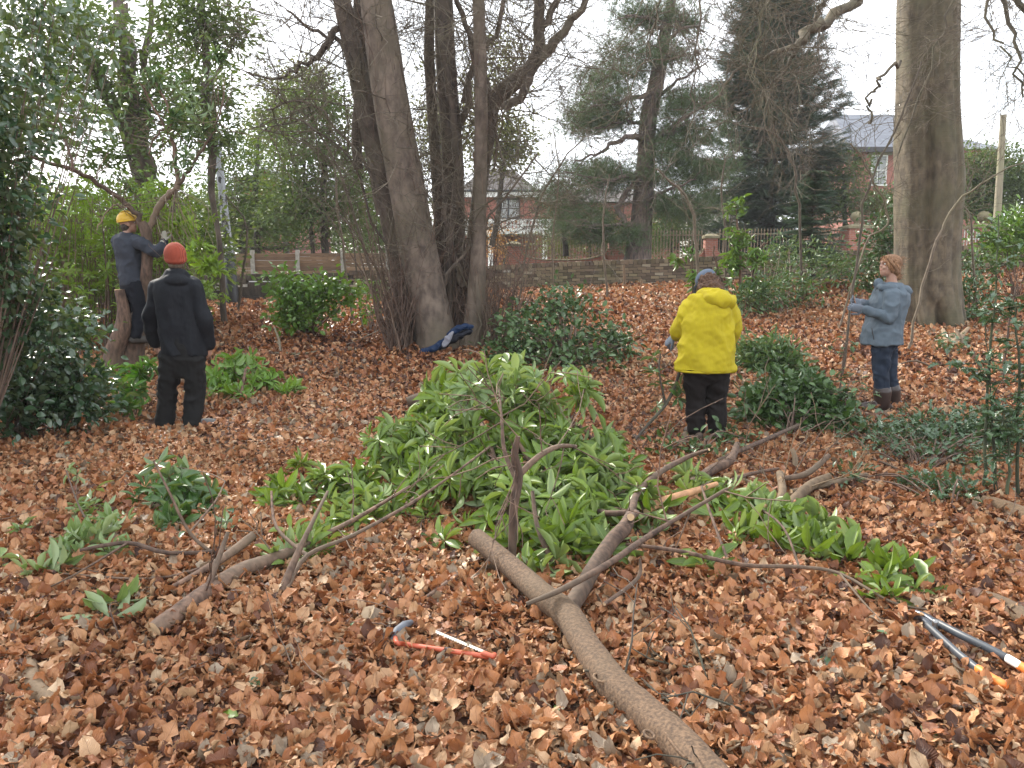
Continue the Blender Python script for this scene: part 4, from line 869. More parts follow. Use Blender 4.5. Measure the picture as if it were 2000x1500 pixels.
def rhodo(name, label, cat, base, limbs, blobs, L=.15, W=.28, mat=None, n=9, parts=None, sp=(58, 112), up=.45, T=None, wood_m=None, group=None, pix=True, tw=.004, minlift=.02):
    t = thing(name, label, cat, base, group); wood = MB(); qs = [limbq(wood, l, cutends=True) if len(l[0]) == 4 and abs(l[0][3]) < 3 and pix else limb(wood, l, 4, 8, .01) for l in limbs]
    pts = np.concatenate([q[:, :3] for q in qs]) if qs else np.array([base]); ls = LS(T or T_RH); net = [pts]
    for (px, py, Y, rx, ry, rz, k) in blobs:
        c0 = P(px, py, Y)
        for _ in range(k):
            o = rdir() * R() ** .4; c = c0 + o * A(rx, ry, rz); c[2] = max(c[2], hgt(c[0], c[1]) + minlift + .05 * R())
            a = nrm(o * .8 + A(0, 0, up * .8) + rng.normal(size=3) * .7); tp_ = twig_to(wood, np.concatenate(net), c, tw); net.append(tp_[2:])
            rosette(ls, c, a, random.randint(n - 3, n + 2), L * U(.6, 1.2), W * U(.85, 1.1), sp)
    obj('wood', wood, [wood_m or RHW, CUT], t); obj('leaves', ls.bake(), mat or L_RH, t); return t

# heap of cut rhododendron in the middle
rhodo('cut_rhododendron_heap', 'big waist-high heap of freshly cut rhododendron branches in the middle of the clearing', 'cut branches', G(1000, 980),
  [[(1010, 1040, 14, .05), (980, 960, 14, .15), (960, 880, 12, .35), (930, 800, 8, .5)], [(760, 1010, 10, .05), (850, 950, 12, .12), (960, 905, 14, .25), (1060, 860, 10, .4)], [(1170, 1010, 18, .05), (1110, 965, 16, .1), (1050, 920, 12, .25), (1010, 860, 8, .45)],
   [(1290, 960, 14, .05), (1200, 900, 12, .2), (1130, 830, 8, .45)], [(1080, 1100, 12, .05), (1050, 1030, 10, .2), (1040, 960, 8, .35)]],
  [(890, 745, 6.2, .22, .3, .18, 18), (985, 735, 6.0, .25, .3, .16, 21), (930, 800, 5.7, .32, .3, .18, 28), (1040, 800, 5.5, .3, .3, .16, 26), (1130, 760, 5.4, .08, .1, .06, 6), (830, 850, 5.6, .28, .3, .14, 23), (920, 870, 5.2, .35, .35, .18, 33), (1050, 870, 5.1, .35, .3, .16, 31),
   (1160, 880, 5.1, .3, .3, .14, 23), (800, 900, 5.3, .2, .25, .12, 16), (890, 930, 4.9, .3, .3, .13, 23), (1010, 950, 4.7, .32, .3, .16, 26), (1130, 960, 4.6, .3, .3, .15, 23), (1210, 930, 4.8, .22, .3, .12, 16), (1090, 1040, 4.2, .25, .3, .14, 21), (960, 1020, 4.4, .22, .25, .12, 9), (1140, 1090, 3.9, .14, .2, .08, 8), (1040, 1120, 3.75, .14, .16, .06, 8), (1250, 990, 4.4, .15, .2, .1, 9), (1160, 1020, 4.3, .2, .25, .14, 16), (1080, 1000, 4.4, .25, .25, .16, 18), (1190, 1075, 3.95, .14, .2, .08, 8), (1000, 1060, 4.1, .12, .15, .08, 6), (780, 870, 5.5, .25, .25, .13, 18), (850, 800, 5.9, .2, .25, .14, 16)], .170, .27, tw=.0045)
rhodo('cut_rhododendron_branch', 'single leafy stem with pale upturned leaves on top of the heap', 'cut branches', G(1010, 930),
  [[(1010, 900, 8, .3), (985, 800, 7, .5), (975, 740, 6, .65)]], [(960, 770, 5.3, .2, .15, .07, 7), (1020, 745, 5.5, .2, .15, .05, 6), (900, 790, 5.3, .1, .1, .05, 3), (1100, 735, 5.3, .03, .03, .02, 1)], .15, .3, L_RHP)
rhodo('cut_rhododendron_branch', 'leafy branch spreading left from the heap toward the long bare branch', 'cut branches', G(650, 1060),
  [[(560, 1150, 12, .05), (600, 1085, 10, .12), (690, 1045, 8, .15), (800, 985, 7, .2), (880, 930, 5, .3), (960, 870, 5, .4)], [(600, 1085, 9, .12), (540, 1030, 7, .2), (530, 960, 5, .3)]],
  [(640, 960, 5.0, .25, .3, .12, 16), (560, 980, 4.9, .2, .25, .12, 12), (700, 950, 5.0, .25, .25, .12, 16), (740, 990, 4.7, .25, .2, .1, 14), (620, 1060, 4.25, .2, .2, .1, 11), (610, 1110, 3.95, .12, .1, .05, 5), (540, 1140, 3.8, .1, .1, .04, 4), (840, 1010, 4.5, .16, .2, .08, 6), (870, 1060, 4.15, .06, .06, .05, 2), (700, 1020, 4.5, .2, .2, .08, 10), (585, 905, 5.6, .06, .06, .04, 2)], .145, .30)
rhodo('cut_rhododendron_branch', 'long leafy branch reaching to the lower right, ending beside the lopper handles', 'cut branches', G(1560, 1110),
  [[(1200, 1060, 6, .12), (1320, 1075, 9, .12), (1450, 1103, 9, .10), (1560, 1107, 8, .10), (1640, 1120, 7, .1), (1740, 1175, 5, .06), (1810, 1190, 4, .04)], [(1640, 1120, 5, .1), (1690, 1180, 4, .06), (1720, 1210, 3, .05)], [(1420, 1090, 6, .1), (1390, 1010, 6, .2), (1370, 950, 5, .3)], [(1560, 1105, 5, .1), (1530, 1030, 5, .2), (1480, 990, 4, .2)]],
  [(1400, 970, 4.9, .2, .2, .12, 13), (1460, 1010, 4.65, .2, .2, .1, 14), (1530, 1045, 4.4, .2, .2, .1, 14), (1400, 1040, 4.5, .14, .2, .08, 6), (1600, 1075, 4.15, .16, .2, .08, 13), (1660, 1110, 3.95, .14, .15, .07, 10), (1740, 1140, 3.75, .1, .1, .05, 6), (1690, 1185, 3.55, .1, .1, .03, 6), (1790, 1180, 3.5, .07, .06, .03, 3), (1730, 1205, 3.4, .06, .06, .02, 3), (1560, 1110, 4.0, .15, .15, .04, 7), (1480, 1090, 4.05, .15, .15, .05, 6), (1350, 930, 5.2, .1, .1, .08, 5)], .165, .31)
rhodo('leafy_sprig', 'leafy sprig of long leaves lying just right of the thick fork', 'sprig', G(1370, 1170), [[(1400, 1200, 5, .02), (1370, 1165, 5, .05)]], [(1370, 1160, 3.68, .05, .05, .02, 2)], .17, .28, L_RH)
rhodo('leafy_sprig', 'small bright sprig alone on the leaves near the left end of the bare branch', 'sprig', G(235, 1250), [[(300, 1260, 4, .02), (235, 1250, 4, .04)]], [(233, 1240, 3.3, .02, .04, .01, 1), (215, 1265, 3.2, .02, .03, .01, 1)], .155, .36, L_RHP)
rhodo('leafy_sprig', 'pale sprig standing between the thick fork and the dark leaves, right of its limb', 'sprig', G(1290, 1060), [[(1240, 1080, 6, .03), (1275, 1030, 4, .12)]], [(1280, 1030, 4.15, .06, .06, .05, 4)], .10, .32, L_RHP)
rhodo('cut_rhododendron_branch', 'grey-green leafy branch lying in the left foreground', 'cut branches', G(180, 1130),
  [[(455, 1075, 8, .06), (330, 1080, 9, .08), (250, 1060, 9, .1), (155, 1075, 7, .12)], [(420, 1100, 5, .05), (300, 1130, 5, .05), (120, 1120, 4, .05)], [(250, 1060, 5, .1), (150, 1120, 4, .1), (90, 1150, 3, .04)]],
  [(140, 1120, 3.95, .2, .2, .06, 12), (200, 1080, 4.2, .2, .2, .1, 12), (220, 1040, 4.4, .14, .15, .08, 8), (70, 1150, 3.7, .12, .12, .03, 5), (30, 1080, 4.2, .06, .1, .05, 2), (230, 1120, 3.9, .1, .1, .04, 4), (180, 1020, 4.6, .1, .1, .08, 4), (0, 1130, 3.8, .06, .06, .03, 2)], .13, .34, L_RHP, 8)
rhodo('cut_rhododendron_branch', 'dark leafy branch standing up behind the left bare branch', 'cut branches', G(340, 1070),
  [[(420, 1085, 8, .04), (370, 1040, 7, .15), (330, 960, 5, .35), (300, 900, 4, .5)], [(370, 1040, 5, .15), (420, 980, 4, .25), (440, 940, 3, .3)]],
  [(300, 905, 4.9, .06, .06, .04, 2), (340, 950, 4.8, .18, .2, .1, 13), (390, 980, 4.8, .14, .2, .08, 8), (280, 970, 4.9, .1, .1, .06, 3), (370, 1030, 4.6, .14, .15, .06, 8), (440, 1020, 4.3, .04, .04, .03, 2), (350, 1060, 4.35, .14, .1, .03, 6)], .135, .36, L_RHD, 7)
rhodo('leafy_sprig', 'pale yellow-green sprig with bleached leaves, upper left of the grey-green branch', 'sprig', G(140, 1000), [[(200, 1060, 4, .04), (160, 1000, 4, .14), (140, 950, 3, .2), (130, 920, 3, .26)]], [(140, 925, 5.0, .06, .05, .03, 2), (145, 985, 4.7, .08, .06, .04, 3), (190, 960, 4.8, .02, .02, .02, 1)], .11, .42, L_RHP, 6)

# main thick fork and logs
def log(name, label, cat, pix, mats=None, extra=(), group=None, sides=16, hollow=False, tw=0):
    base = Q(pix[0][0], pix[0][1], 0); base[2] = hgt(base[0], base[1]); t = thing(name, label, cat, base, group)
    m_ = MB(); q = limbq(m_, pix, 5, sides, .02, True)
    if tw: twigs_on(m_, q, tw, .5, .005, 1, 3, .2, .0, (0, 0, .1))
    obj('stem', m_, [mats or RHL, CUT], t)
    for e in extra: m_ = MB(); q = limbq(m_, e, 5, 12, .02, True); obj('side_branch', m_, [RHW, CUT], t)
    return t
fk = log('forked_branch', 'thick forked rhododendron trunk lying from the lower right corner toward the leaf heap', 'branch',
  [(1420, 1560, 96, .06), (1340, 1470, 90, .06), (1270, 1405, 82, .06), (1195, 1335, 74, .07), (1148, 1268, 62, .08), (1110, 1205, 60, .09), (1062, 1165, 54, .10), (1005, 1112, 46, .12), (965, 1078, 42, .14), (930, 1050, 40, .17)], RHL,
  [[(1105, 1200, 34, .08), (1130, 1160, 37, .10), (1160, 1108, 34, .13), (1196, 1055, 33, .16), (1220, 1030, 31, .18), (1233, 1000, 19, .2), (1246, 962, 14, .24), (1290, 922, 13, .3), (1345, 892, 10, .34), (1385, 878, 6, .4)],
   [(1232, 1010, 16, .24), (1240, 1000, 12, .2), (1170, 1000, 14, .15), (1110, 962, 12, .1)], [(985, 1120, 22, .05), (945, 1080, 18, .05)], [(1180, 1180, 8, .1), (1245, 1130, 9, .12), (1250, 1090, 5, .2)]])
for (x_, y_, w_, h_, lb) in [(1172, 1318, 20, 13, 0), (1268, 1428, 14, 10, 0), (1322, 1446, 13, 34, 0), (1118, 1232, 10, 8, 0), (1040, 1150, 9, 8, 0)]:
    c = Q(x_, y_, .114); nv = nrm(A(0, 0, CAMZ) - c); kk = MB(); a1 = A(1, 0, 0) * w_ * 2.9 / FPX / 1.9; ee = nrm(A(-.25, 1, 0)) * h_ * 3.4 / FPX; th = np.linspace(0, 2 * math.pi, 15)
    kk.tube([c + a1 * math.cos(t_) + ee * math.sin(t_) - A(0, 0, .012) for t_ in th], .0048, 7, 0, False); obj('knot', kk, RHL, fk)
m_ = MB(); q = limb(m_, [(1000, 1095, 3.72, 17), (1003, 1000, 3.75, 18), (1012, 930, 3.8, 20), (1005, 890, 3.8, 16), (1012, 852, 3.8, 10)], 5, 12)
q2 = limb(m_, [(1012, 930, 3.8, 14), (1050, 893, 3.9, 12), (1090, 872, 4.0, 10), (1125, 872, 4.1, 7)], 4, 9); q3 = limb(m_, [(1005, 930, 3.8, 10), (985, 880, 3.9, 9), (980, 820, 4.0, 6), (975, 760, 4.2, 3)], 4, 8)
for a in (q, q2, q3): twigs_on(m_, a, 6, .45, .004, 1, 3)
q = G(1000, 1110); single('upright_branch', m_, RHW, q, 'upright cut branch with sawn top rising from the heap behind the fork', 'branch')
log('bare_branch', 'grey-brown bare branch crossing over the two limbs of the thick fork', 'branch', [(1028, 1180, 9, .13), (1100, 1150, 13, .18), (1190, 1100, 14, .22), (1262, 1050, 12, .24), (1330, 1008, 9, .26), (1420, 955, 8, .35)], RHW, tw=4)
log('bare_branch', 'long smooth bare branch lying diagonally in the left foreground', 'branch', [(300, 1232, 38, .04), (345, 1200, 39, .05), (400, 1160, 38, .05), (470, 1115, 33, .06), (540, 1090, 27, .08), (600, 1060, 14, .1), (700, 1010, 9, .15), (800, 950, 6, .2)], RHW,
  [[(405, 1150, 14, .07), (425, 1095, 12, .15), (445, 1040, 8, .25)], [(330, 1150, 9, .05), (420, 1100, 16, .08), (470, 1065, 20, .12), (497, 1044, 18, .16)], [(550, 1155, 18, .04), (575, 1095, 15, .15), (600, 1040, 10, .25), (640, 960, 6, .35)]], tw=6)
log('log', 'short curved knobbly log at the far left of the foreground', 'log', [(62, 1285, 24, .03), (60, 1315, 32, .04), (72, 1345, 34, .04), (103, 1372, 30, .04)], RHL)
log('log', 'cut log with pale lichen spots at the right edge beside the holly', 'log', [(1920, 980, 26, .05), (1960, 990, 30, .05), (2060, 1030, 36, .05)], RHL)
log('log', 'mossy tan log entering at the right edge above the lopper handles', 'log', [(1920, 1168, 34, .04), (1970, 1190, 42, .04), (2080, 1260, 50, .04)], RHL)
log('log', 'stubby log end behind the left side of the leaf heap', 'log', [(795, 785, 20, .1), (825, 782, 34, .12), (860, 800, 34, .1)], RHW)
for lb, px_ in [('pale upright forked stick at the left of the stick pile', [(1520, 992, 18, .02), (1528, 960, 17, .08), (1523, 925, 16, .12)]), ('thick smooth tan stick pointing up right in the stick pile', [(1530, 995, 20, .03), (1580, 950, 22, .1), (1620, 930, 15, .14)]),
   ('long thin tan stick reaching farthest right of the pile', [(1545, 960, 10, .08), (1620, 945, 13, .08), (1692, 928, 12, .06)]), ('curved stick bending up over the back of the pile', [(1525, 935, 10, .12), (1575, 925, 13, .14), (1618, 890, 11, .22)]),
   ('short upright greenish stick at the back of the pile', [(1552, 918, 10, .02), (1553, 898, 12, .08), (1548, 878, 9, .14)]), ('grey stout log end leaning between the heap and the person in yellow', [(1335, 955, 20, .08), (1390, 918, 21, .10), (1425, 900, 19, .12), (1440, 868, 13, .18)]),
   ('thin dark stick lying across the left of the pile', [(1385, 960, 8, .05), (1450, 930, 9, .08), (1520, 915, 6, .1)]), ('long thin stick running from the pile to the ivy bundle', [(1400, 900, 8, .06), (1470, 870, 10, .08), (1560, 830, 7, .12)]), ('greenish twig crossing under the forked pale stick', [(1440, 930, 7, .05), (1500, 958, 8, .05), (1530, 965, 6, .04)])]:
    log('cut_stick', lb, 'stick', px_, STAKE if 'tan' in lb or 'pale' in lb or 'green' in lb else RHW, group='cut sticks piled on the right', tw=2)
log('split_branch', 'split branch showing fresh orange wood, right of the thick fork', 'branch', [(1262, 1000, 14, .12), (1290, 982, 20, .14), (1330, 968, 18, .16), (1400, 945, 10, .18)], m_plain('fresh_split_wood', (.42, .22, .11), .7, .3, 30, .3))
log('twig_branch', 'long thin bent twig on the leaves left of the big tree base', 'stick', [(395, 695, 5, .03), (520, 690, 5, .04), (600, 690, 5, .04), (680, 672, 3, .06), (740, 645, 2, .1)], TWIG, tw=4)
log('twig_branch', 'pale straight stick standing out of the leaves below the low shrub', 'stick', [(536, 640, 4, .3), (545, 665, 5, .15), (548, 690, 5, .02)], TWIG)
log('twig_branch', 'crooked dark twig left of the orange bow saw', 'stick', [(735, 1345, 5, .02), (750, 1290, 8, .03), (762, 1215, 7, .04)], RHW)
log('twig_branch', 'short brown stick above the orange bow saw', 'stick', [(795, 1195, 7, .02), (850, 1155, 10, .04), (900, 1120, 12, .05)], RHW)
log('twig_branch', 'long dark curved twig right of the thick trunk in the foreground', 'stick', [(1140, 1310, 5, .09), (1230, 1320, 5, .05), (1330, 1390, 5, .03), (1400, 1470, 5, .03), (1430, 1520, 4, .02)], BARKD, tw=3)
log('twig_branch', 'thin dark twig slanting below the long leafy branch', 'stick', [(1300, 1250, 3, .03), (1380, 1330, 4, .04), (1480, 1400, 5, .02)], BARKD, tw=3)
log('twig_branch', 'curved brown stick on the leaves right of the red-haired woman', 'stick', [(1755, 712, 3, .05), (1790, 705, 4, .12), (1830, 722, 4, .03)], RHW)
log('twig_branch', 'brown stick lying by the small holly plant in front of the right log', 'stick', [(1700, 895, 4, .04), (1740, 910, 5, .05), (1810, 945, 4, .03)], RHW, tw=3)

# low living shrubs
def shrub(name, label, base, blobs, T, lm, L, W, per, sz, stems=8, up=.6, bm=None, flat=.8, group=None, st=.009):
    t = thing(name, label, 'shrub', base, group); wood = MB(); ls = LS(T)
    for (px, py, Y, rx, ry, n) in blobs:
        c0 = P(px, py, Y); rd = A(rx * Y / FPX, rx * Y / FPX * .8, ry * Y / FPX)
        d = rdir(n) * (R(n) ** .4)[:, None]; cc = c0 + d * rd; g = hgt(cc[:, 0], cc[:, 1]); cc[:, 2] = np.maximum(cc[:, 2], g + .03 + .05 * R(n))
        k = np.repeat(np.arange(n), per); off = rng.normal(size=(n * per, 3)) * A(sz, sz, sz * flat); p = cc[k] + off; p[:, 2] = np.maximum(p[:, 2], hgt(p[:, 0], p[:, 1]) + .02)
        Ls = L * U(.65, 1.2, n * per); ls.add(p, nrm(off + rng.normal(size=off.shape) * sz * .8), A(0, 0, up) + rdir(n * per), Ls, Ls * W * U(.85, 1.15, n * per), np.clip(R(n)[k] * .6 + R(n * per) * .4, 0, 1))
        for c in cc[::max(1, n // stems)]:
            s = A(base[0], base[1], base[2] - .03) + A(U(-.3, .3) * rd[0], U(-.2, .2) * rd[1], 0); b2 = (s + c) / 2 + rng.normal(size=3) * .06 + A(0, 0, .05); wood.tube(path([s, b2, c], 4), np.linspace(st, .003, 9), 4, 0, False)
        for c in cc[::2]:
            wood.tube(wander(c, rdir() + A(0, 0, .3), sz * 1.6, 3, .2), [.003, .0025, .002, .001], 3, 0, False)
    obj('stems', wood, bm or SHOOT, t); obj('foliage', ls.bake(), lm, t); return t
shrub('laurel_bush', 'dark glossy bush with shining oval leaves filling the left edge', G(30, 850), [(-20, 760, 6.6, 110, 90, 100), (90, 740, 7.0, 90, 60, 80), (60, 620, 6.6, 60, 90, 60), (150, 780, 7.2, 60, 40, 50), (-15, 520, 6.2, 46, 110, 60), (-40, 340, 6.0, 50, 120, 60), (-50, 180, 5.8, 50, 120, 40), (120, 660, 7.4, 50, 50, 40)], T_OV, L_CA, .082, .58, 16, .12, 10, up=1.1)
shrub('laurel_bush', 'overhanging glossy leaved branches high at the upper left corner', G(-60, 900), [(50, 130, 6.4, 80, 70, 18), (40, 260, 6.4, 60, 50, 20), (120, 200, 7, 70, 50, 12), (70, 20, 6.4, 90, 40, 20), (170, 60, 7, 60, 50, 8), (20, 400, 6.3, 50, 50, 18)], T_OV, L_CA, .085, .52, 14, .13, 6, up=.9)
shrub('green_shrub', 'bright green bushy shrub in front of the board fence left of the big tree', G(600, 655), [(560, 560, 13, 44, 30, 34), (625, 570, 13, 50, 34, 44), (600, 610, 13, 60, 26, 34), (560, 620, 13, 34, 20, 18), (670, 570, 13, 26, 20, 12)], T_OV, L_LB, .10, .6, 13, .11, 9)
shrub('green_shrub', 'tiny low green shrub between the bushy shrub and the tree base', G(725, 655), [(725, 565, 14, 26, 14, 12), (720, 610, 14, 20, 10, 8)], T_OV, L_LB, .09, .6, 10, .10, 4)
shrub('ivy_mound', 'spreading dark ivy and bramble mound right of the multi-stemmed tree', G(1100, 720), [(1090, 610, 11.2, 60, 34, 34), (1060, 660, 10.6, 90, 30, 44), (1170, 655, 10.9, 60, 28, 30), (1100, 700, 10.2, 110, 14, 44), (1000, 690, 10.6, 60, 18, 30), (1020, 620, 11.3, 36, 24, 12), (1110, 580, 11.6, 46, 16, 12), (1210, 675, 10.6, 40, 10, 10)], T_OV, L_IV, .09, .6, 12, .11, 14, up=1.2, st=.012)
for i, (px, py, Y, rx, ry, n) in enumerate([(1495, 705, 9.9, 58, 26, 50)]):
    shrub('ivy_bundle', 'low rounded bundle of cut greenery just right of the yellow coat', G(1495, 735), [(1495, 700, 9.9, 52, 30, 90), (1540, 722, 9.8, 30, 16, 24)], T_RH, L_RHD, .12, .3, 14, .10, 8)
shrub('ivy_bundle', 'larger dark bundle of ivy and twigs nearer the camera, right of the dark trousers', G(1540, 855), [(1510, 795, 7.4, 62, 46, 90), (1580, 790, 7.4, 60, 46, 100), (1540, 830, 7.2, 70, 20, 50), (1630, 825, 7.1, 24, 24, 18), (1545, 770, 7.6, 50, 30, 40)], T_OV, L_IV, .085, .5, 15, .08, 8)
shrub('ivy_patch', 'green leaves around the feet of the person in yellow', G(1370, 880), [(1430, 858, 6.6, 34, 10, 14), (1310, 880, 6.2, 36, 8, 8), (1390, 885, 6.1, 40, 8, 10)], T_OV, L_IV, .07, .5, 8, .07, 5)
# holly on the right
shrub('holly_patch', 'spiny grey-green holly spreading over the ground at the right', G(1800, 920), [(1700, 850, 6.7, 60, 14, 26), (1800, 850, 6.8, 80, 18, 44), (1880, 855, 6.7, 70, 30, 50), (1960, 850, 6.5, 70, 44, 60), (1750, 890, 6.2, 60, 14, 22), (1850, 905, 6.1, 70, 18, 30)], T_HO, L_HO, .07, .5, 9, .10, 10, up=1.6)
shrub('holly_patch', 'small flat holly patch directly above the lichen-spotted log', G(1860, 1000), [(1800, 965, 5.1, 40, 8, 14), (1860, 970, 5.0, 60, 10, 24), (1660, 945, 5.3, 16, 14, 6)], T_HO, L_HO, .065, .5, 9, .07, 4, up=2)
for lb, px_, cnt in [('tall thin holly stem, left one of those at the right edge', [(1918, 975, 5.1, 7), (1925, 850, 5.1, 6), (1932, 700, 5.15, 5), (1945, 560, 5.2, 3.5), (1950, 420, 5.3, 2)], 90), ('dark holly stem next right of the tallest one', [(1945, 980, 5.1, 8), (1940, 860, 5.1, 6), (1935, 780, 5.1, 3), (1925, 640, 5.2, 2)], 60), ('dense holly stem cut by the right frame edge', [(1990, 990, 5.0, 8), (1985, 860, 5.0, 6), (1990, 720, 5.0, 5), (1985, 600, 5.1, 3)], 110), ('short holly stem between the two thin ones and the frame edge', [(1965, 985, 4.95, 8), (1972, 900, 5, 5), (1960, 800, 5, 3)], 80)]:
    base = P(px_[0][0], px_[0][1], px_[0][2]); t = thing('holly_sapling', lb, 'sapling', base, 'young holly stems'); m_ = MB(); q = limb(m_, px_, 4, 8, .006); ls = LS(T_HO)
    for _ in range(cnt // 5):
        i = random.randint(3, len(q) - 1); tw_ = wander(q[i, :3], rdir() * A(1, 1, .3) + A(0, 0, .15), U(.1, .38), 4, .15); m_.tube(tw_, [.004, .003, .003, .002, .0015], 4, 0, False)
        for j in range(1, 5):
            for s in range(2): L_ = U(.05, .085); ls.add(tw_[j], rdir() * A(1, 1, .4), A(0, 0, 1) + rdir() * .4, L_, L_ * .5)
    obj('stem', m_, m_bark('green_holly_stem_' + str(cnt), (.03, .045, .02), (.07, .08, .04), (.05, .05, .04), 20, 6, .3), t); obj('foliage', ls.bake(), L_HO, t)
for lb, px_ in [('thin green shoot with scattered leaves left of the red-haired woman', [(1640, 770, 8.6, 4), (1645, 720, 8.6, 3), (1650, 670, 8.6, 2)]), ('thin shoot with a few leaves in front of the brown boots', [(1660, 850, 7.2, 4), (1650, 780, 7.2, 3), (1662, 745, 7.2, 2)]), ('young leafy stem far right beside the big trunk foot', [(1960, 740, 9, 4), (1968, 660, 9, 4), (1985, 560, 9, 3)])]:
    base = P(*px_[0][:3]); t = thing('leafy_shoot', lb, 'sapling', base, 'leafy shoots'); m_ = MB(); q = limb(m_, px_, 4, 6, .006); ls = LS(T_HO)
    for _ in range(34): i = random.randint(1, len(q) - 1); p = q[i, :3] + rng.normal(size=3) * A(.12, .12, .03); m_.tube([q[i, :3], p], [.003, .0015], 3, 0, False); ls.add(p, rdir() * A(1, 1, .3), A(0, 0, 1) + rdir() * .3, .08, .05)
    obj('stem', m_, SHOOT, t); obj('foliage', ls.bake(), L_IV, t)
shrub('holly_bush', 'dark holly bush close behind the red-haired woman, touching the big trunk', gb(1730, 15), [(1728, 470, 15, 36, 50, 44), (1720, 540, 15, 40, 36, 36), (1740, 400, 15.4, 30, 30, 12)], T_OV, L_IV, .10, .5, 15, .13, 8)
shrub('holly_bush', 'dark leaved bush at the right foot of the big trunk', gb(1895, 14.6), [(1895, 520, 14.6, 30, 20, 16), (1900, 570, 14, 30, 30, 20), (1900, 620, 13.4, 40, 20, 18)], T_OV, L_IV, .10, .5, 12, .13, 6)
shrub('green_shrub', 'green laurel shrub at the right edge in front of the far wall', gb(1985, 15.5), [(1985, 450, 15.5, 44, 36, 44), (1950, 480, 15.3, 40, 20, 22), (2040, 440, 15.5, 50, 50, 40)], T_RH, L_LB, .15, .32, 14, .16, 8)
shrub('green_shrub', 'low spreading fir-like greenery on the ground right of the yellow hood', gb(1500, 14.8), [(1490, 575, 14.8, 50, 22, 40), (1550, 560, 15.5, 60, 24, 40), (1450, 590, 14.4, 30, 12, 14), (1640, 520, 17, 60, 30, 40), (1540, 500, 17.5, 60, 30, 34)], T_RH, L_RHD, .13, .3, 13, .15, 8)
for lb, b_, ls_, bl in [('tall rhododendron sapling with drooping leaf whorls behind the person in yellow', gb(1445, 15), [[gp(1448, 15, 6), (1445, 500, 15, 5), (1440, 440, 15, 4), (1435, 395, 15, 3)], [gp(1440, 15, 5), (1400, 520, 15, 4), (1395, 480, 15, 3)], [gp(1455, 15, 5), (1480, 500, 15, 4), (1500, 470, 15, 3)]],
      [(1440, 405, 15, .2, .15, .2, 7), (1440, 460, 15, .25, .2, .3, 14), (1430, 520, 15, .4, .3, .3, 22), (1480, 500, 15, .25, .2, .2, 10), (1390, 540, 15, .2, .2, .3, 8), (1465, 560, 15, .3, .3, .2, 10)]),
    ('smaller rhododendron sapling left of the tall one in front of the wall', gb(1352, 15.4), [[gp(1355, 15.4, 5), (1352, 520, 15.4, 4), (1350, 485, 15.4, 3)]], [(1350, 490, 15.4, .1, .1, .1, 3), (1320, 512, 15.4, .15, .1, .05, 3), (1360, 540, 15.4, .15, .15, .2, 6)])]:
    rhodo('rhododendron_sapling', lb, 'sapling', b_, ls_, bl, .20, .24, L_LB, 9, sp=(70, 140), up=1.0, pix=False, group='young rhododendrons')
rhodo('low_rhododendron', 'low bright green rhododendron cuttings right of the person in black', 'shrub', G(480, 780), [[(470, 775, 6, .03), (480, 720, 5, .3)]], [(470, 715, 9.3, .28, .3, .14, 22), (430, 745, 9.0, .22, .3, .12, 14), (520, 745, 9.0, .35, .3, .1, 18), (560, 765, 8.7, .2, .2, .06, 7), (450, 770, 8.6, .25, .2, .05, 8)], .16, .34, m_leaf('bright_rhododendron_leaf', (.07, .17, .015), (.16, .29, .04), (.16, .26, .06), (.2, .3, .08), .35, .35), 8)  # leaf colour a brighter green than the other rhododendrons
rhodo('low_rhododendron', 'fern-like bright green clump at the feet of the person in black, left side', 'shrub', G(260, 815), [[(265, 810, 6, .02), (262, 760, 4, .25)]], [(262, 760, 7.9, .16, .2, .12, 12), (285, 720, 8.2, .16, .2, .1, 9), (230, 730, 8.2, .22, .2, .1, 10), (250, 790, 7.6, .14, .1, .04, 6), (170, 740, 8, .2, .2, .1, 6)], .15, .26, m_leaf('fern_green_leaf', (.04, .13, .012), (.09, .22, .03), (.1, .18, .05), (.14, .22, .06), .35, .35), 9)
# green thicket behind the climbing man
t = thing('green_thicket', 'tall backlit yellow-green thicket of rhododendron behind the hard-hatted person', 'shrub', gb(220, 12)); wood = MB(); ls = LS(T_RH)
for k in range(230):
    px = U(30, 385); Y = U(11.2, 15); s = gb(px, Y); yt = 345 + 60 * abs((px - 220) / 170) ** 2 + U(0, 110) if px > 90 else U(330, 450)
    if 380 < px: yt += 60
    e = P(px + U(-15, 15), yt, Y); pts = path([s - A(0, 0, .05), (s + e) / 2 + rng.normal(size=3) * .1, e], 5); wood.tube(pts, np.linspace(.012, .004, len(pts)), 4, 0, False)
    for j in range(random.randint(5, 8)):
        i = random.randint(3, len(pts) - 1); c = pts[i] + rng.normal(size=3) * A(.14, .14, .08); wood.tube([pts[i - 1], c], [.004, .003], 3, 0, False); rosette(ls, c, A(0, 0, 1) + rng.normal(size=3) * .5, 8, U(.10, .15), .28, (60, 110))
obj('stems', wood, SHOOT, t); obj('foliage', ls.bake(), L_TH, t)
# tangle of dark bushes left behind everything
shrub('dark_hedge', 'dark shadowy hedge behind the green thicket on the far left', gb(150, 17), [(60, 470, 16, 90, 80, 60), (180, 430, 17, 90, 60, 50), (320, 420, 17, 70, 60, 44), (400, 480, 17, 50, 50, 34), (-60, 400, 15, 90, 120, 70), (350, 540, 16, 50, 40, 20)], T_LO, L_BG, .15, .5, 26, .3, 6)

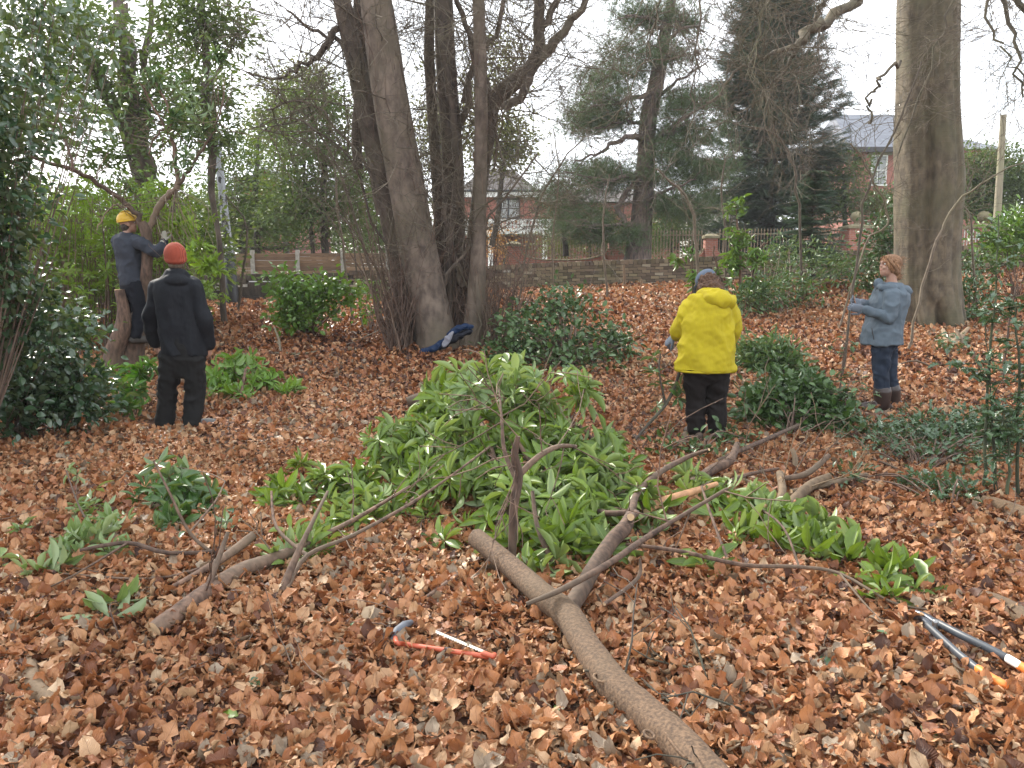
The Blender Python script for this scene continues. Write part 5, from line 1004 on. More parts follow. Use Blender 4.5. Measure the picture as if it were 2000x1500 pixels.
# ------------------------------------------------------------------ the tree being sawn, with its sawn-off stump
YT = 10.4; b2 = gb(245, YT)
t = thing('sawn_tree', 'crooked forked tree with a sawn-off stem, the hard-hatted person standing in it', 'tree', b2); m_ = MB()
q0 = stem(m_, [(250, 735, YT, 54.6), (258, 690, YT, 44.0), (266, 640, YT, 37.0), (280, 600, YT, 28.2), (286, 540, YT - .1, 21.1), (288, 480, YT - .1, 20.3), (284, 450, YT - .1, 20.3), (276, 436, YT - .1, 17.2)], 5, 16, .08, 31, .2)
obj('trunk', m_, RHW, t)
m_ = MB(); q = stem(m_, [(222, 740, YT - .2, 44.0), (222, 690, YT - .2, 35.2), (240, 640, YT - .2, 31.7), (240, 600, YT - .2, 21.8), (233, 566, YT - .2, 18.7)], 5, 14, .06, 33); obj('sawn_stem', m_, RHW, t)
m_ = MB(); e = q[-1, :3]; m_.tube([e + A(0, 0, -.01), e + A(0, 0, .006)], q[-1, 3] * .93, 14); obj('cut_face', m_, CUT, t)
m_ = MB(); bq = [limb(m_, l, 5, 10, .012) for l in [
  [(278, 445, YT - .1, 11.2), (262, 415, YT - .1, 10.0), (215, 375, YT - .2, 8.7), (150, 335, YT - .5, 8.1), (70, 308, YT - 1, 6.9), (25, 275, YT - 1.3, 5.6), (15, 230, YT - 1.5, 3.8)],
  [(288, 462, YT - .1, 12.5), (300, 425, YT, 12.5), (325, 385, YT, 12.5), (345, 365, YT, 10.6), (343, 320, YT + .1, 8.7), (336, 260, YT + .1, 6.9), (325, 200, YT + .1, 5.0), (300, 150, YT + .2, 3.1)],
  [(345, 362, YT, 7.5), (375, 325, YT, 6.2), (410, 270, YT, 3.8), (425, 235, YT, 1.8)], [(150, 335, YT - .5, 5.0), (125, 270, YT - .5, 5.0), (105, 200, YT - .5, 3.8), (90, 120, YT - .5, 2.5)], [(338, 270, YT + .1, 4.4), (300, 215, YT, 3.8), (270, 150, YT, 2.5)], [(262, 412, YT - .1, 3.8), (220, 402, YT - .3, 3.1), (190, 450, YT - .5, 1.8)], [(334, 250, YT + .1, 5.0), (310, 260, YT, 3.8), (290, 300, YT, 2.5)]]]
for q in bq: twigs_on(m_, q, 7, .6, .006, 1, 3, .2)
obj('limbs', m_, RHW, t)
ls = LS(T_RH); m_ = MB(); pts = np.concatenate([q[6:, :3] for q in bq])
for (px, py, Y, r_, n) in [(300, 390, YT + .5, .3, 8), (340, 440, YT, .2, 9), (365, 450, YT - .1, .12, 5), (410, 520, 9.2, .14, 9), (400, 560, 9.2, .08, 4), (385, 490, 9.3, .12, 6)]:
    for _ in range(n): c = P(px, py, Y) + rdir() * r_ * R(); twig_to(m_, pts, c, .004); rosette(ls, c, A(0, 0, .6) + rdir(), 8, U(.11, .15), .3, (50, 110))
obj('leaves', ls.bake(), L_TH, t)
ls = LS(T_RH)
for (px, py, Y, r_, n) in [(340, 225, YT, .45, 24), (400, 250, YT, .35, 16), (300, 150, YT, .4, 16), (250, 370, YT + .2, .3, 8), (110, 150, YT - .5, .5, 12), (200, 220, YT, .45, 12), (430, 120, YT, .35, 14), (360, 310, YT, .3, 8)]:
    for _ in range(n): c = P(px, py, Y) + rdir() * r_ * R(); twig_to(m_, pts, c, .004); rosette(ls, c, A(0, 0, .4) + rdir(), 8, U(.09, .14), .27, (50, 120))
obj('twigs', m_, RHW, t); obj('leaves', ls.bake(), L_RHD, t)
# old stump by the big trunk
t = thing('rotten_stump', 'broken rotten root stump with ivy at the foot of the big trunk', 'stump', G(1860, 672)); m_ = MB()
for l in [[(1850, 672, 14, .02), (1842, 645, 9, .12)], [(1862, 675, 20, .02), (1878, 655, 12, .12), (1892, 640, 6, .2)], [(1868, 680, 22, .0), (1858, 660, 18, .08)], [(1880, 675, 14, .02), (1868, 645, 6, .2)]]: limbq(m_, l, 4, 9, .08)
obj('wood', m_, STAKE, t); ls = LS(T_HO)
for _ in range(70): p = Q(1862 + U(-30, 30), 665 + U(-12, 16), U(.02, .15)); ls.add(p, rdir(), A(0, 0, 1) + rdir() * .5, .09, .06)
obj('ivy', ls.bake(), L_HO, t)
# loose green leaves on the litter
for (px, py, L_, lb, mt) in [(1345, 1271, 0, '', None)]: pass
fl = [(1803, 1432, .075, .9, 'round pale yellow-green leaf lying in the lower right foreground', L_RHP), (465, 1398, .09, .5, 'single green leaf lying in the lower left foreground', L_RH), (930, 1180, .07, .8, 'round grey-green leaf between the bow saw and the fork', L_HO), (1095, 1395, .07, .5, 'dark green leaf partly buried left of the thick trunk', L_RHD), (895, 1328, .05, .5, 'small green leaf just below the bow saw tip', L_LB), (20, 1440, .08, .4, 'narrow bright leaf at the lower left corner', L_LB), (570, 818, .12, .5, 'pale whitish leaf on the open litter left of the heap', L_RHP)]
for px, py, L_, W_, lb, mt in fl:
    p = Q(px, py, .035); ls = LS(T_OV); ls.add(p, A(U(-1, 1), .3, 0), A(U(-.2, .2), -.35, 1), L_, L_ * W_); single('fallen_leaf', ls.bake(), mt, p, lb, 'leaf', 'loose green leaves')
ls = LS(T_OV)
for _ in range(160):
    Y = math.sqrt(U(5, 200)); X = U(-1, 1) * .7 * Y; ls.add(A(X, Y, float(hgt(X, Y)) + U(.03, .06)), rdir() * A(1, 1, .1), A(0, 0, 1) + rdir() * .4, U(.04, .09), U(.02, .05))
single('green_leaf_litter', ls.bake(), L_HO, (0, 0, 0), 'scattered small green leaves among the brown litter', None, None, 'stuff')

# ------------------------------------------------------------------ people
def ell(B, c, ax, ay, az, nu=16, nv=10):
    c = np.asarray(c, float); th = np.linspace(0, 2 * math.pi, nu, endpoint=False); ph = np.linspace(0, math.pi, nv + 1)[1:-1]
    V = [c + np.asarray(az)] + [c + np.asarray(ax) * math.sin(p) * math.cos(t) + np.asarray(ay) * math.sin(p) * math.sin(t) + np.asarray(az) * math.cos(p) for p in ph for t in th] + [c - np.asarray(az)]
    V = np.array(V); i = np.arange(nu); j = (i + 1) % nu; n = len(ph); sg = np.dot(np.cross(ax, ay), az) > 0
    F4 = np.concatenate([np.stack([1 + k * nu + i, 1 + (k + 1) * nu + i, 1 + (k + 1) * nu + j, 1 + k * nu + j], -1) for k in range(n - 1)])
    F3 = np.concatenate([np.stack([np.zeros(nu, int), 1 + i, 1 + j], -1), np.stack([np.full(nu, len(V) - 1), 1 + (n - 1) * nu + j, 1 + (n - 1) * nu + i], -1)])
    if not sg: F4 = F4[:, ::-1]; F3 = F3[:, ::-1]
    B.add(V, F4, 0, True); B.g.append((F3 + B.n - len(V), 0, True))
def remesh(B, name, base, voxel=.008, smooth=4, fold=0.0, freq=(9, 9, 9), seed=0, fold2=0.0):
    me = B.mesh('tmp', base); o = bpy.data.objects.new('tmp', me); C.objects.link(o)
    m = o.modifiers.new('r', 'REMESH'); m.mode = 'VOXEL'; m.voxel_size = voxel; m.use_smooth_shade = True
    s = o.modifiers.new('s', 'SMOOTH'); s.iterations = smooth; s.factor = .5
    dg = bpy.context.evaluated_depsgraph_get(); out = bpy.data.meshes.new_from_object(o.evaluated_get(dg)); out.name = name
    bpy.data.objects.remove(o); bpy.data.meshes.remove(me)
    n = len(out.vertices); co = np.empty(n * 3, np.float32); out.vertices.foreach_get('co', co); co = co.reshape(-1, 3)
    if fold:
        nr = np.empty(n * 3, np.float32); out.vertices.foreach_get('normal', nr); nr = nr.reshape(-1, 3); f = np.array(freq)
        w_ = co + .05 * np.sin(co[:, [1, 2, 0]] * 9)
        d = np.array([1 - 2.2 * abs(mn.noise(Vector(p))) for p in (w_ * f + seed)]); d2 = np.array([mn.noise(Vector(p)) for p in (co * 26 + seed)])
        co = co + nr * (d * fold + d2 * (fold2 or fold * .35))[:, None]
    out.vertices.foreach_set('co', co.astype(np.float32).ravel()); out.polygons.foreach_set('use_smooth', np.ones(len(out.polygons), bool)); out.update(); return out
def hand(B, w_, d, pn, curl=.5, s=1.0, th=1):
    d = nrm(d); pn = nrm(np.asarray(pn, float) - d * np.dot(pn, d)); sd_ = np.cross(d, pn) * th
    B.tube([w_ - d * .03 * s, w_ + d * .02 * s, w_ + d * .06 * s, w_ + d * .092 * s], [.026 * s, .034 * s, .042 * s, .040 * s], 14, rounded=True, flat=(sd_, .42))
    for k, L in enumerate((.072, .082, .077, .060)):
        o = w_ + d * .085 * s + sd_ * (.030 - k * .020) * s; a = curl * (.8 + .1 * k); pts = [o]; dd = d
        for sgm in (.45, .32, .25): dd = nrm(dd * math.cos(a) + pn * math.sin(a)); pts.append(pts[-1] + dd * L * sgm * s)
        B.tube([o - d * .02 * s] + pts, [.0098 * s, .0098 * s, .0094 * s, .0086 * s, .0075 * s], 8, rounded=True)
    o = w_ + d * .03 * s + sd_ * .034 * s; d1 = nrm(d * .7 + sd_ * .75 + pn * .35); p1 = o + d1 * .035 * s; d2 = nrm(d * .9 + sd_ * .2 + pn * .5); B.tube([o - d1 * .02 * s, p1, p1 + d2 * .03 * s, p1 + d2 * .052 * s], [.015 * s, .013 * s, .0115 * s, .009 * s], 8, rounded=True)
def head(B, c, f, u, s=1.0):
    f = nrm(f); u = nrm(np.asarray(u, float) - f * np.dot(f, u)); r = np.cross(f, u); E = lambda q, a, b, c_: ell(B, c + (r * q[0] + f * q[1] + u * q[2]) * s, r * a * s, f * b * s, u * c_ * s)
    E((0, -.012, .03), .074, .094, .085); E((0, .018, -.03), .060, .070, .080); E((0, .045, -.088), .030, .034, .026); E((0, .03, -.065), .05, .055, .04)
    E((0, .090, -.012), .0125, .016, .012); E((0, .088, .008), .009, .012, .028); E((0, .083, .032), .05, .014, .012)      # nose, bridge, brow
    E((.03, .068, -.025), .022, .018, .022); E((-.03, .068, -.025), .022, .018, .022)
    E((0, .078, -.045), .021, .012, .0075); E((0, .076, -.057), .019, .012, .0085)                                             # lips
    for q in (-1, 1): E((q * .077, -.005, -.005), .009, .020, .032)
    return r, f, u
def limbt(B, pts, rad, sides=14, flat=None): B.tube(path(np.array(pts), 3), np.interp(np.linspace(0, 1, (len(pts) - 1) * 3 + 1), np.linspace(0, 1, len(pts)), rad), sides, rounded=True, flat=flat)
def body(B, J, s=1.0, curl=.4, palm=((1, 0, 0), (-1, 0, 0))):
    """one continuous body: torso, neck, head, arms with hands, legs with feet"""
    lat = nrm(J['sr'] - J['sl']); pel, nk = J['pel'], J['nk']
    B.tube(path(np.array([pel - A(0, 0, .06), pel, (pel + nk) / 2 - A(0, 0, .06), (pel + nk) / 2 + A(0, 0, .12), nk - A(0, 0, .03)]), 3), np.interp(np.linspace(0, 1, 13), [0, .2, .45, .8, 1], [.12, .15, .125, .15, .07]) * s, 18, rounded=True, flat=(lat, .62))
    limbt(B, [nk - A(0, 0, .05), (nk + J['hd']) / 2, J['hd'] - A(0, 0, .03)], [.06 * s, .052 * s, .05 * s])
    for k, (a, b, c_) in enumerate((('sr', 'er', 'wr'), ('sl', 'el', 'wl'))):
        limbt(B, [J[a] + (nk - J[a]) * .25, J[a], (J[a] + J[b]) / 2, J[b], (J[b] + J[c_]) / 2, J[c_]], np.array([.05, .054, .046, .038, .036, .025]) * s)
        dh = J.get('d' + c_, J[c_] - J[b]); hand(B, J[c_], dh, palm[k], curl, s, 1 if k else -1)
    for a, b, c_, t_ in (('hr', 'kr', 'ar', 'tr'), ('hl', 'kl', 'al', 'tl')):
        limbt(B, [J[a] + A(0, 0, .05), J[a], (J[a] + J[b]) / 2, J[b], (J[b] * .6 + J[c_] * .4), J[c_]], np.array([.075, .082, .068, .052, .052, .036]) * s)
        h_ = J[c_] - A(0, 0, .05); B.tube([h_ - nrm(J[t_] - h_) * .05, h_ + (J[t_] - h_) * .4, J[t_]], [.035 * s, .042 * s, .035 * s], 12, rounded=True, flat=(A(0, 0, 1), 1.0))
def shoe(B, an, toe, r=.05, gz=None, shaft=.05):
    d = nrm((toe - an) * A(1, 1, 0)); z = gz if gz is not None else min(an[2], toe[2]) - .06; h_ = A(an[0], an[1], z + r * .75)
    B.tube([h_ - d * .055, h_ + d * .05, h_ + d * .14, h_ + d * .20], [r * .85, r, r * 1.02, r * .75], 14, rounded=True, flat=(A(0, 0, 1), .95))
    B.tube([h_, an + A(0, 0, shaft)], [r, r * 1.05], 14, rounded=True)
SKIN = M('skin'); SKIN.col(SKIN.mix(SKIN.noise(20, 3), (.31, .17, .12), (.38, .22, .155))); SKIN.rough(.5); SKIN.b.inputs['Subsurface Weight'].default_value = .12; SKIN.b.inputs['Subsurface Radius'].default_value = (.02, .008, .004); SKIN = SKIN.m
LIPM = m_plain('lips', (.40, .14, .11), .45, .1); EYEM = m_plain('eye_white', (.6, .58, .55), .2, .05, 5, 0); IRIS = m_plain('iris', (.05, .04, .03), .15, .1, 5, 0); BROW = m_plain('eyebrow_hair', (.22, .10, .05), .8)
def face_parts(t, c, fr, s=1.0, brow=None):
    r, f, u = fr
    for q in (-1, 1):
        B = MB(); ell(B, c + (r * q * .031 + f * .076 + u * .012) * s, r * .0135 * s, f * .011 * s, u * .008 * s); e = obj('eye', B, EYEM, t)
        B = MB(); ell(B, c + (r * q * .031 + f * .0855 + u * .012) * s, r * .0062 * s, f * .003 * s, u * .0062 * s); obj('iris', B, IRIS, e)
        B = MB(); B.tube([c + (r * q * x + f * y + u * z) * s for x, y, z in ((.014, .095, .034), (.032, .094, .040), (.05, .08, .034))], [.003, .0035, .002], 6); obj('eyebrow', B, brow or BROW, t)
    B = MB(); ell(B, c + (f * .0865 - u * .050) * s, r * .019 * s, f * .0035 * s, u * .007 * s); obj('lips', B, LIPM, t)
def strands(B, c, fr, start, n, L, r, drop, out=.02):
    pass
GLV = m_cloth('grey_work_glove', (.14, .16, .19), .9)
EX = lambda a, b, k: a + (b - a) * k

# --- man in black watching, seen from behind
Y = 7.28; V = lambda x, y, d=0.0: P(x, y, Y + d)
fw = nrm(A(-.35, 1, 0)); base = G(350, 836); gz = float(base[2])
t = thing('person', 'person standing with back to camera in black hooded jacket, black trousers and orange beanie', 'person', base)
J = dict(pel=V(357, 695), nk=V(345, 540, .03), hd=V(343, 505, .05), sr=V(382, 564), er=V(399, 624, -.02), wr=V(406, 672, .05), sl=V(307, 566), el=V(294, 622, .02), wl=V(303, 668, .16),
         hr=V(378, 705), kr=V(381, 765, .03), ar=V(376, 818), hl=V(334, 705), kl=V(327, 765, .03), al=V(322, 818, .05))
J['tr'] = J['ar'] + A(.16, .10, -.06); J['tl'] = J['al'] + A(-.12, .15, -.06)
B = MB(); body(B, J, 1.0, .35, ((-1, .2, 0), (1, .2, 0))); hc = J['hd']; fr = head(B, hc, nrm(fw + A(0, 0, .25)), A(0, 0, 1)); obj('body', remesh(B, 'body', base, .009, 2), SKIN, t); face_parts(t, hc, fr)
B = MB(); lat = A(1, .2, 0)
B.tube(path(np.array([V(359, 692), V(358, 664), V(354, 620), V(349, 585), V(345, 560), V(344, 545), V(344, 532)]), 3), np.interp(np.linspace(0, 1, 19), [0, .18, .4, .62, .78, .9, 1], [.210, .203, .200, .205, .175, .115, .075]), 26, rounded=False, flat=(lat, .62))
limbt(B, [V(374, 556), J['sr'], EX(J['sr'], J['er'], .5), J['er'], EX(J['er'], J['wr'], .6), EX(J['er'], J['wr'], 1.0)], [.070, .076, .068, .063, .058, .054])
limbt(B, [V(318, 557), J['sl'], EX(J['sl'], J['el'], .5), J['el'], EX(J['el'], J['wl'], .6), J['wl']], [.070, .076, .068, .063, .058, .054])
ell(B, V(344, 548, -.07), A(.115, 0, 0), A(0, .07, 0), A(0, 0, .062)); ell(B, V(345, 537, .0), A(.10, 0, 0), A(0, .085, 0), A(0, 0, .06))
COAT = m_cloth('black_coat', (.008, .0095, .013), .7); obj('jacket', remesh(B, 'jacket', base, .011, 3, .020, (5, 5, 3.4), 3, .004), COAT, t)
B = MB(); B.tube([V(357, 706), V(356, 688), V(356, 670)], [.165, .178, .17], 20, rounded=True, flat=(A(1, 0, 0), .68))
for h_, k, a, s in (('hr', 'kr', 'ar', 1), ('hl', 'kl', 'al', -1)): limbt(B, [J[h_] + A(0, 0, .03), EX(J[h_], J[k], .5), J[k], EX(J[k], J[a], .5), J[a] + A(0, 0, -.03)], [.100, .094, .083, .080, .084])
obj('trousers', remesh(B, 'trousers', base, .010, 3, .017, (7, 7, 9), 5), m_cloth('black_trousers', (.011, .011, .011), .85), t)
for h_, a, tt, rr in (('r', 'ar', 'tr', 0), ('l', 'al', 'tl', 0)): B = MB(); shoe(B, J[a], J[tt], .052, gz - .0, .03); obj('shoe', remesh(B, 'shoe', base, .009, 3), m_plain('grey_trainer', (.10, .095, .09), .8), t)
B = MB(); r_, f_, u_ = fr; ell(B, hc + u_ * .038 - f_ * .012, r_ * .098, f_ * .112, u_ * .115, 24, 16); ell(B, hc + u_ * .0 - f_ * .02, r_ * .100, f_ * .108, u_ * .05, 24, 12)
M_BN = M('orange_knit'); wv = M_BN.n('TexWave'); wv.inputs['Scale'].default_value = 34; wv.inputs['Distortion'].default_value = 1; M_BN.l(M_BN.co((1, 1, .15)), wv.inputs['Vector']); M_BN.col(M_BN.mix(wv.outputs['Fac'], (.20, .035, .02), (.36, .075, .04))); M_BN.rough(.95); M_BN.bump(wv.outputs['Fac'], .5, .006)
obj('beanie', remesh(B, 'beanie', base, .008, 3, .004), M_BN.m, t)
B = MB(); ell(B, hc - u_ * .045 - f_ * .045, r_ * .068, f_ * .06, u_ * .05); obj('hair', remesh(B, 'hair', base, .008, 1, .006, (30, 30, 12)), m_plain('grey_brown_hair', (.12, .085, .06), .8, .4, 60, .4), t)

# --- bending person in the yellow coat
Y = 6.78; base = G(1380, 872); gz = float(base[2])
t = thing('person', 'person in bright yellow coat and cap, head bent down, seen from behind', 'person', base)
J = dict(pel=V(1380, 700), nk=V(1388, 585, .08), hd=V(1381, 556, .20), sr=V(1422, 604, .05), er=V(1430, 655, .12), wr=V(1402, 668, .34), sl=V(1349, 604, .05), el=V(1331, 640, .10), wl=V(1319, 656, .28),
         hr=V(1403, 715), kr=V(1398, 780, .04), ar=V(1400, 842), hl=V(1358, 715), kl=V(1359, 780, .04), al=V(1360, 845))
J['tr'] = J['ar'] + A(.05, .2, -.06); J['tl'] = J['al'] + A(-.04, .2, -.06); J['dwl'] = A(-.5, .6, -.6); J['dwr'] = A(-.6, .6, -.3)
B = MB(); body(B, J, .95, .7, ((0, .3, -1), (1, .2, -.4))); hc = J['hd']; fd = nrm(A(-.35, .75, -.75)); fr = head(B, hc, fd, A(-.2, .6, .8), .98); obj('body', remesh(B, 'body', base, .009, 2), SKIN, t); face_parts(t, hc, fr)
B = MB(); k19 = np.linspace(0, 1, 19)
B.tube(path(np.array([V(1377, 722), V(1378, 700), V(1380, 665), V(1383, 630, .01), V(1387, 603, .03), V(1389, 590, .06), V(1389, 580, .10)]), 3), np.interp(k19, [0, .18, .4, .62, .8, .92, 1], [.262, .245, .222, .205, .195, .13, .085]), 28, flat=(A(1, 0, 0), .66))
limbt(B, [V(1362, 600, .04), J['sl'], EX(J['sl'], J['el'], .5), J['el'], EX(J['el'], J['wl'], .5), EX(J['el'], J['wl'], .95)], [.075, .088, .080, .070, .062, .052])
limbt(B, [V(1412, 600, .04), J['sr'], EX(J['sr'], J['er'], .5), J['er'], EX(J['er'], J['wr'], .5), EX(J['er'], J['wr'], .95)], [.075, .088, .080, .070, .062, .052])
YEL = m_cloth('yellow_coat', (.38, .305, .012), .75, .08); obj('coat', remesh(B, 'coat', base, .010, 3, .024, (6, 6, 5), 7, .006), YEL, t)
B = MB(); B.tube([V(1372, 575, .02), V(1388, 583, -.07), V(1408, 587, -.08), V(1425, 590, -.04), V(1430, 583, .04)], [.045, .06, .068, .06, .03], 16, rounded=True); ell(B, V(1404, 578, .0), A(.125, 0, -.03), A(0, .10, 0), A(.01, 0, .055)); ell(B, V(1388, 574, .06), A(.12, 0, 0), A(0, .10, 0), A(0, 0, .05))
obj('hood', remesh(B, 'hood', base, .009, 3, .011, (9, 9, 9), 2), YEL, t)
B = MB(); hem = [V(1377, 723) + A(.257 * math.cos(a), .170 * math.sin(a), 0) for a in np.linspace(0, 2 * math.pi, 40)]; B.tube(hem, .011, 6); obj('hem', B, YEL, t)
B = MB(); B.tube([V(1380, 715), V(1380, 700), V(1380, 680)], [.185, .19, .17], 20, rounded=True, flat=(A(1, 0, 0), .7))
for h_, k, a in (('hr', 'kr', 'ar'), ('hl', 'kl', 'al')): limbt(B, [J[h_] + A(0, 0, .03), EX(J[h_], J[k], .5), J[k], EX(J[k], J[a], .5), EX(J[k], J[a], .86)], [.102, .098, .084, .082, .074])
obj('trousers', remesh(B, 'trousers', base, .010, 3, .014, (7, 7, 12), 9), m_cloth('black_brown_trousers', (.010, .0075, .007), .85), t)
for a in ('ar', 'al'):
    B = MB(); B.tube([J[a] - A(0, 0, .05), EX(J[a], J['k' + a[1]], .22)], [.05, .055], 14, rounded=True); obj('sock', remesh(B, 'sock', base, .009, 2, .004, (30, 30, 30)), m_cloth('lilac_grey_sock', (.34, .28, .31)), t)
    B = MB(); shoe(B, J[a] - A(0, 0, .03), J['t' + a[1]], .05, gz, 0); obj('shoe', remesh(B, 'shoe', base, .009, 3), m_plain('brown_shoe', (.08, .055, .04), .7), t)
for w_, e, pn, th_ in (('wl', 'el', (1, .2, -.4), 1), ('wr', 'er', (0, .3, -1), -1)):
    B = MB(); hand(B, J[w_], J['d' + w_], pn, .8, 1.12, th_); B.tube([EX(J[e], J[w_], .82), J[w_]], [.045, .036], 12, rounded=True); obj('glove', remesh(B, 'glove', base, .006, 1), GLV, t)
r_, f_, u_ = fr; B = MB(); ell(B, hc - u_ * .0 - f_ * .03, r_ * .093, f_ * .092, u_ * .085); ell(B, hc - u_ * .075 - f_ * .05, r_ * .115, f_ * .06, u_ * .06); ell(B, hc - u_ * .07 + r_ * .06, r_ * .05, f_ * .06, u_ * .06); ell(B, hc - u_ * .07 - r_ * .07, r_ * .05, f_ * .07, u_ * .055)
HB = m_bark('curly_brown_hair', (.07, .035, .02), (.20, .11, .065), (.14, .075, .045), 60, 60, .8, .01); obj('hair', remesh(B, 'hair', base, .007, 1, .016, (24, 24, 24), 4), HB, t)
B = MB(); ell(B, hc + u_ * .055 - f_ * .015, r_ * .092, f_ * .105, u_ * .075, 24, 14); B.tube([hc + f_ * .08 + u_ * .045, hc + f_ * .12 + u_ * .038, hc + f_ * .155 + u_ * .025], [.075, .07, .045], 16, rounded=True, flat=(r_, .10)); obj('cap', remesh(B, 'cap', base, .006, 3, .002), m_cloth('blue_grey_cap', (.10, .125, .165)), t)
# branch held in the gloves
m_ = MB(); q = limb(m_, [(1310, 640, 7.05, 5), (1328, 668, 7.0, 6), (1330, 700, 6.95, 6), (1322, 745, 6.9, 7), (1300, 790, 6.8, 7), (1265, 830, 6.7, 6), (1240, 860, 6.6, 5)], 4, 8); q2 = limb(m_, [(1300, 790, 6.8, 5), (1288, 730, 6.8, 4), (1290, 690, 6.8, 3)], 4, 6); ls = LS(T_RH)
for (px, py, n_) in [(1275, 730, 2), (1290, 745, 1), (1320, 770, 2), (1335, 760, 2), (1285, 790, 1), (1280, 700, 1)]:
    for _ in range(n_): rosette(ls, P(px + U(-8, 8), py + U(-8, 8), 6.85), rdir() + A(0, -.3, .6), 6, .11, .34)
twigs_on(m_, q, 7, .35, .003, 1, 3); q = G(1262, 835); tt = thing('held_branch', 'thin dark branch with a few grey-green leaves being held by the person in yellow', 'branch', q); obj('stem', m_, BARKD, tt); obj('leaves', ls.bake(), L_RHD, tt)

# --- red-haired woman in profile
Y = 8.0; base = G(1733, 812); gz = float(base[2]); MX = A(-1, 0, 0)
t = thing('person', 'red-haired person in profile facing left in a blue-grey jacket, jeans and brown boots', 'person', base)
J = dict(pel=V(1728, 662), nk=V(1744, 556), hd=V(1737, 520), sl=V(1742, 578, -.16), el=V(1737, 622, -.20), wl=V(1690, 604, -.14), sr=V(1738, 578, .16), er=V(1726, 616, .18), wr=V(1684, 590, .08),
         hl=V(1722, 672, -.07), kl=V(1721, 728, -.08), al=V(1724, 785, -.08), hr=V(1732, 672, .08), kr=V(1736, 728, .09), ar=V(1744, 780, .10))
J['tl'] = J['al'] + A(-.18, 0, -.06); J['tr'] = J['ar'] + A(-.18, 0, -.06); J['dwl'] = A(-1, .2, .12); J['dwr'] = A(-1, -.2, .1)
B = MB(); body(B, J, .93, .6, ((0, -.7, .5), (0, .9, .2))); hc = J['hd']; fd = nrm(A(-1, -.12, .16)); fr = head(B, hc, fd, A(.15, 0, 1), .98); obj('body', remesh(B, 'body', base, .006, 1), SKIN, t); face_parts(t, hc, fr, .98)
B = MB(); lat = A(0, 1, 0)
B.tube(path(np.array([V(1721, 671), V(1722, 655), V(1726, 632), V(1733, 605), V(1738, 582), V(1741, 567), V(1742, 553)]), 3), np.interp(k19, [0, .18, .4, .62, .8, .92, 1], [.225, .215, .195, .205, .19, .12, .085]), 26, flat=(lat, .86))
for s_, e_, w_, o in (('sl', 'el', 'wl', -1), ('sr', 'er', 'wr', 1)): limbt(B, [J[s_] + A(0, -.07 * o, .0), J[s_], EX(J[s_], J[e_], .5), J[e_], EX(J[e_], J[w_], .4), EX(J[e_], J[w_], .92)], [.070, .072, .066, .058, .050, .042])
BLU = m_cloth('blue_grey_jacket', (.092, .118, .142), .7, .12); obj('jacket', remesh(B, 'jacket', base, .009, 3, .017, (8, 8, 6), 11, .004), BLU, t)
B = MB(); B.tube([V(1716, 556, 0), V(1722, 562, -.09), V(1745, 563, -.12), V(1766, 566, -.06), V(1772, 568, .0), V(1764, 566, .07), V(1740, 562, .12), V(1722, 560, .09), V(1716, 556, 0)], [.030, .036, .040, .045, .05, .045, .04, .036, .030], 12); ell(B, V(1764, 570), A(.075, 0, -.03), A(0, .10, 0), A(.03, 0, .055)); B.tube([V(1719, 566), V(1716, 553)], [.05, .045], 12, rounded=True)
obj('hood', remesh(B, 'hood', base, .008, 3, .008, (12, 12, 12), 3), BLU, t)
B = MB(); z0 = V(1704, 650, -.215); B.tube([z0 + A(-.01, 0, .05), z0, z0 + A(.02, 0, -.07)], [.004, .006, .004], 6); obj('zip', B, m_plain('dark_zip', (.03, .03, .035), .5), t)
B = MB(); B.tube([V(1727, 668), V(1727, 655)], [.15, .15], 18, rounded=True, flat=(lat, .8))
for h_, k, a in (('hr', 'kr', 'ar'), ('hl', 'kl', 'al')): limbt(B, [J[h_] + A(0, 0, .03), EX(J[h_], J[k], .5), J[k], EX(J[k], J[a], .5), EX(J[k], J[a], .85)], [.098, .090, .076, .072, .062])
M_JN = m_cloth('blue_jeans', (.018, .026, .042), .85, .35); obj('trousers', remesh(B, 'trousers', base, .009, 3, .011, (8, 8, 12), 13), M_JN, t)
for a in ('ar', 'al'):
    B = MB(); kk = EX(J[a], J['k' + a[1]], .36); B.tube([kk, J[a] - A(0, 0, .02)], [.090, .074], 20, rounded=True); shoe(B, J[a] - A(0, 0, .02), J['t' + a[1]], .056, gz, 0); obj('boot', remesh(B, 'boot', base, .008, 3, .003), m_plain('brown_boot_rubber', (.028, .016, .013), .4, .2), t)
for w_, e, pn, th_ in (('wl', 'el', (0, .9, .2), 1), ('wr', 'er', (0, -.7, .5), -1)):
    B = MB(); hand(B, J[w_], J['d' + w_], pn, .55, 1.08, th_); B.tube([EX(J[e], J[w_], .80), J[w_]], [.047, .036], 12, rounded=True); obj('glove', remesh(B, 'glove', base, .005, 1), GLV, t)
r_, f_, u_ = fr; B = MB(); ell(B, hc + u_ * .040 - f_ * .022, r_ * .083, f_ * .103, u_ * .085); ell(B, hc - u_ * .02 - f_ * .060, r_ * .076, f_ * .056, u_ * .080); ell(B, hc + u_ * .075 + f_ * .030, r_ * .062, f_ * .042, u_ * .035); ell(B, hc - u_ * .090 - f_ * .105, r_ * .040, f_ * .048, u_ * .042)
for q in (-1, 1): B.tube([hc + r_ * q * .060 + f_ * .07 + u_ * .07, hc + r_ * q * .084 + f_ * .035 + u_ * .03, hc + r_ * q * .082 - f_ * .01 - u_ * .01, hc + r_ * q * .07 - f_ * .05 - u_ * .05], [.012, .014, .018, .018], 10, rounded=True)
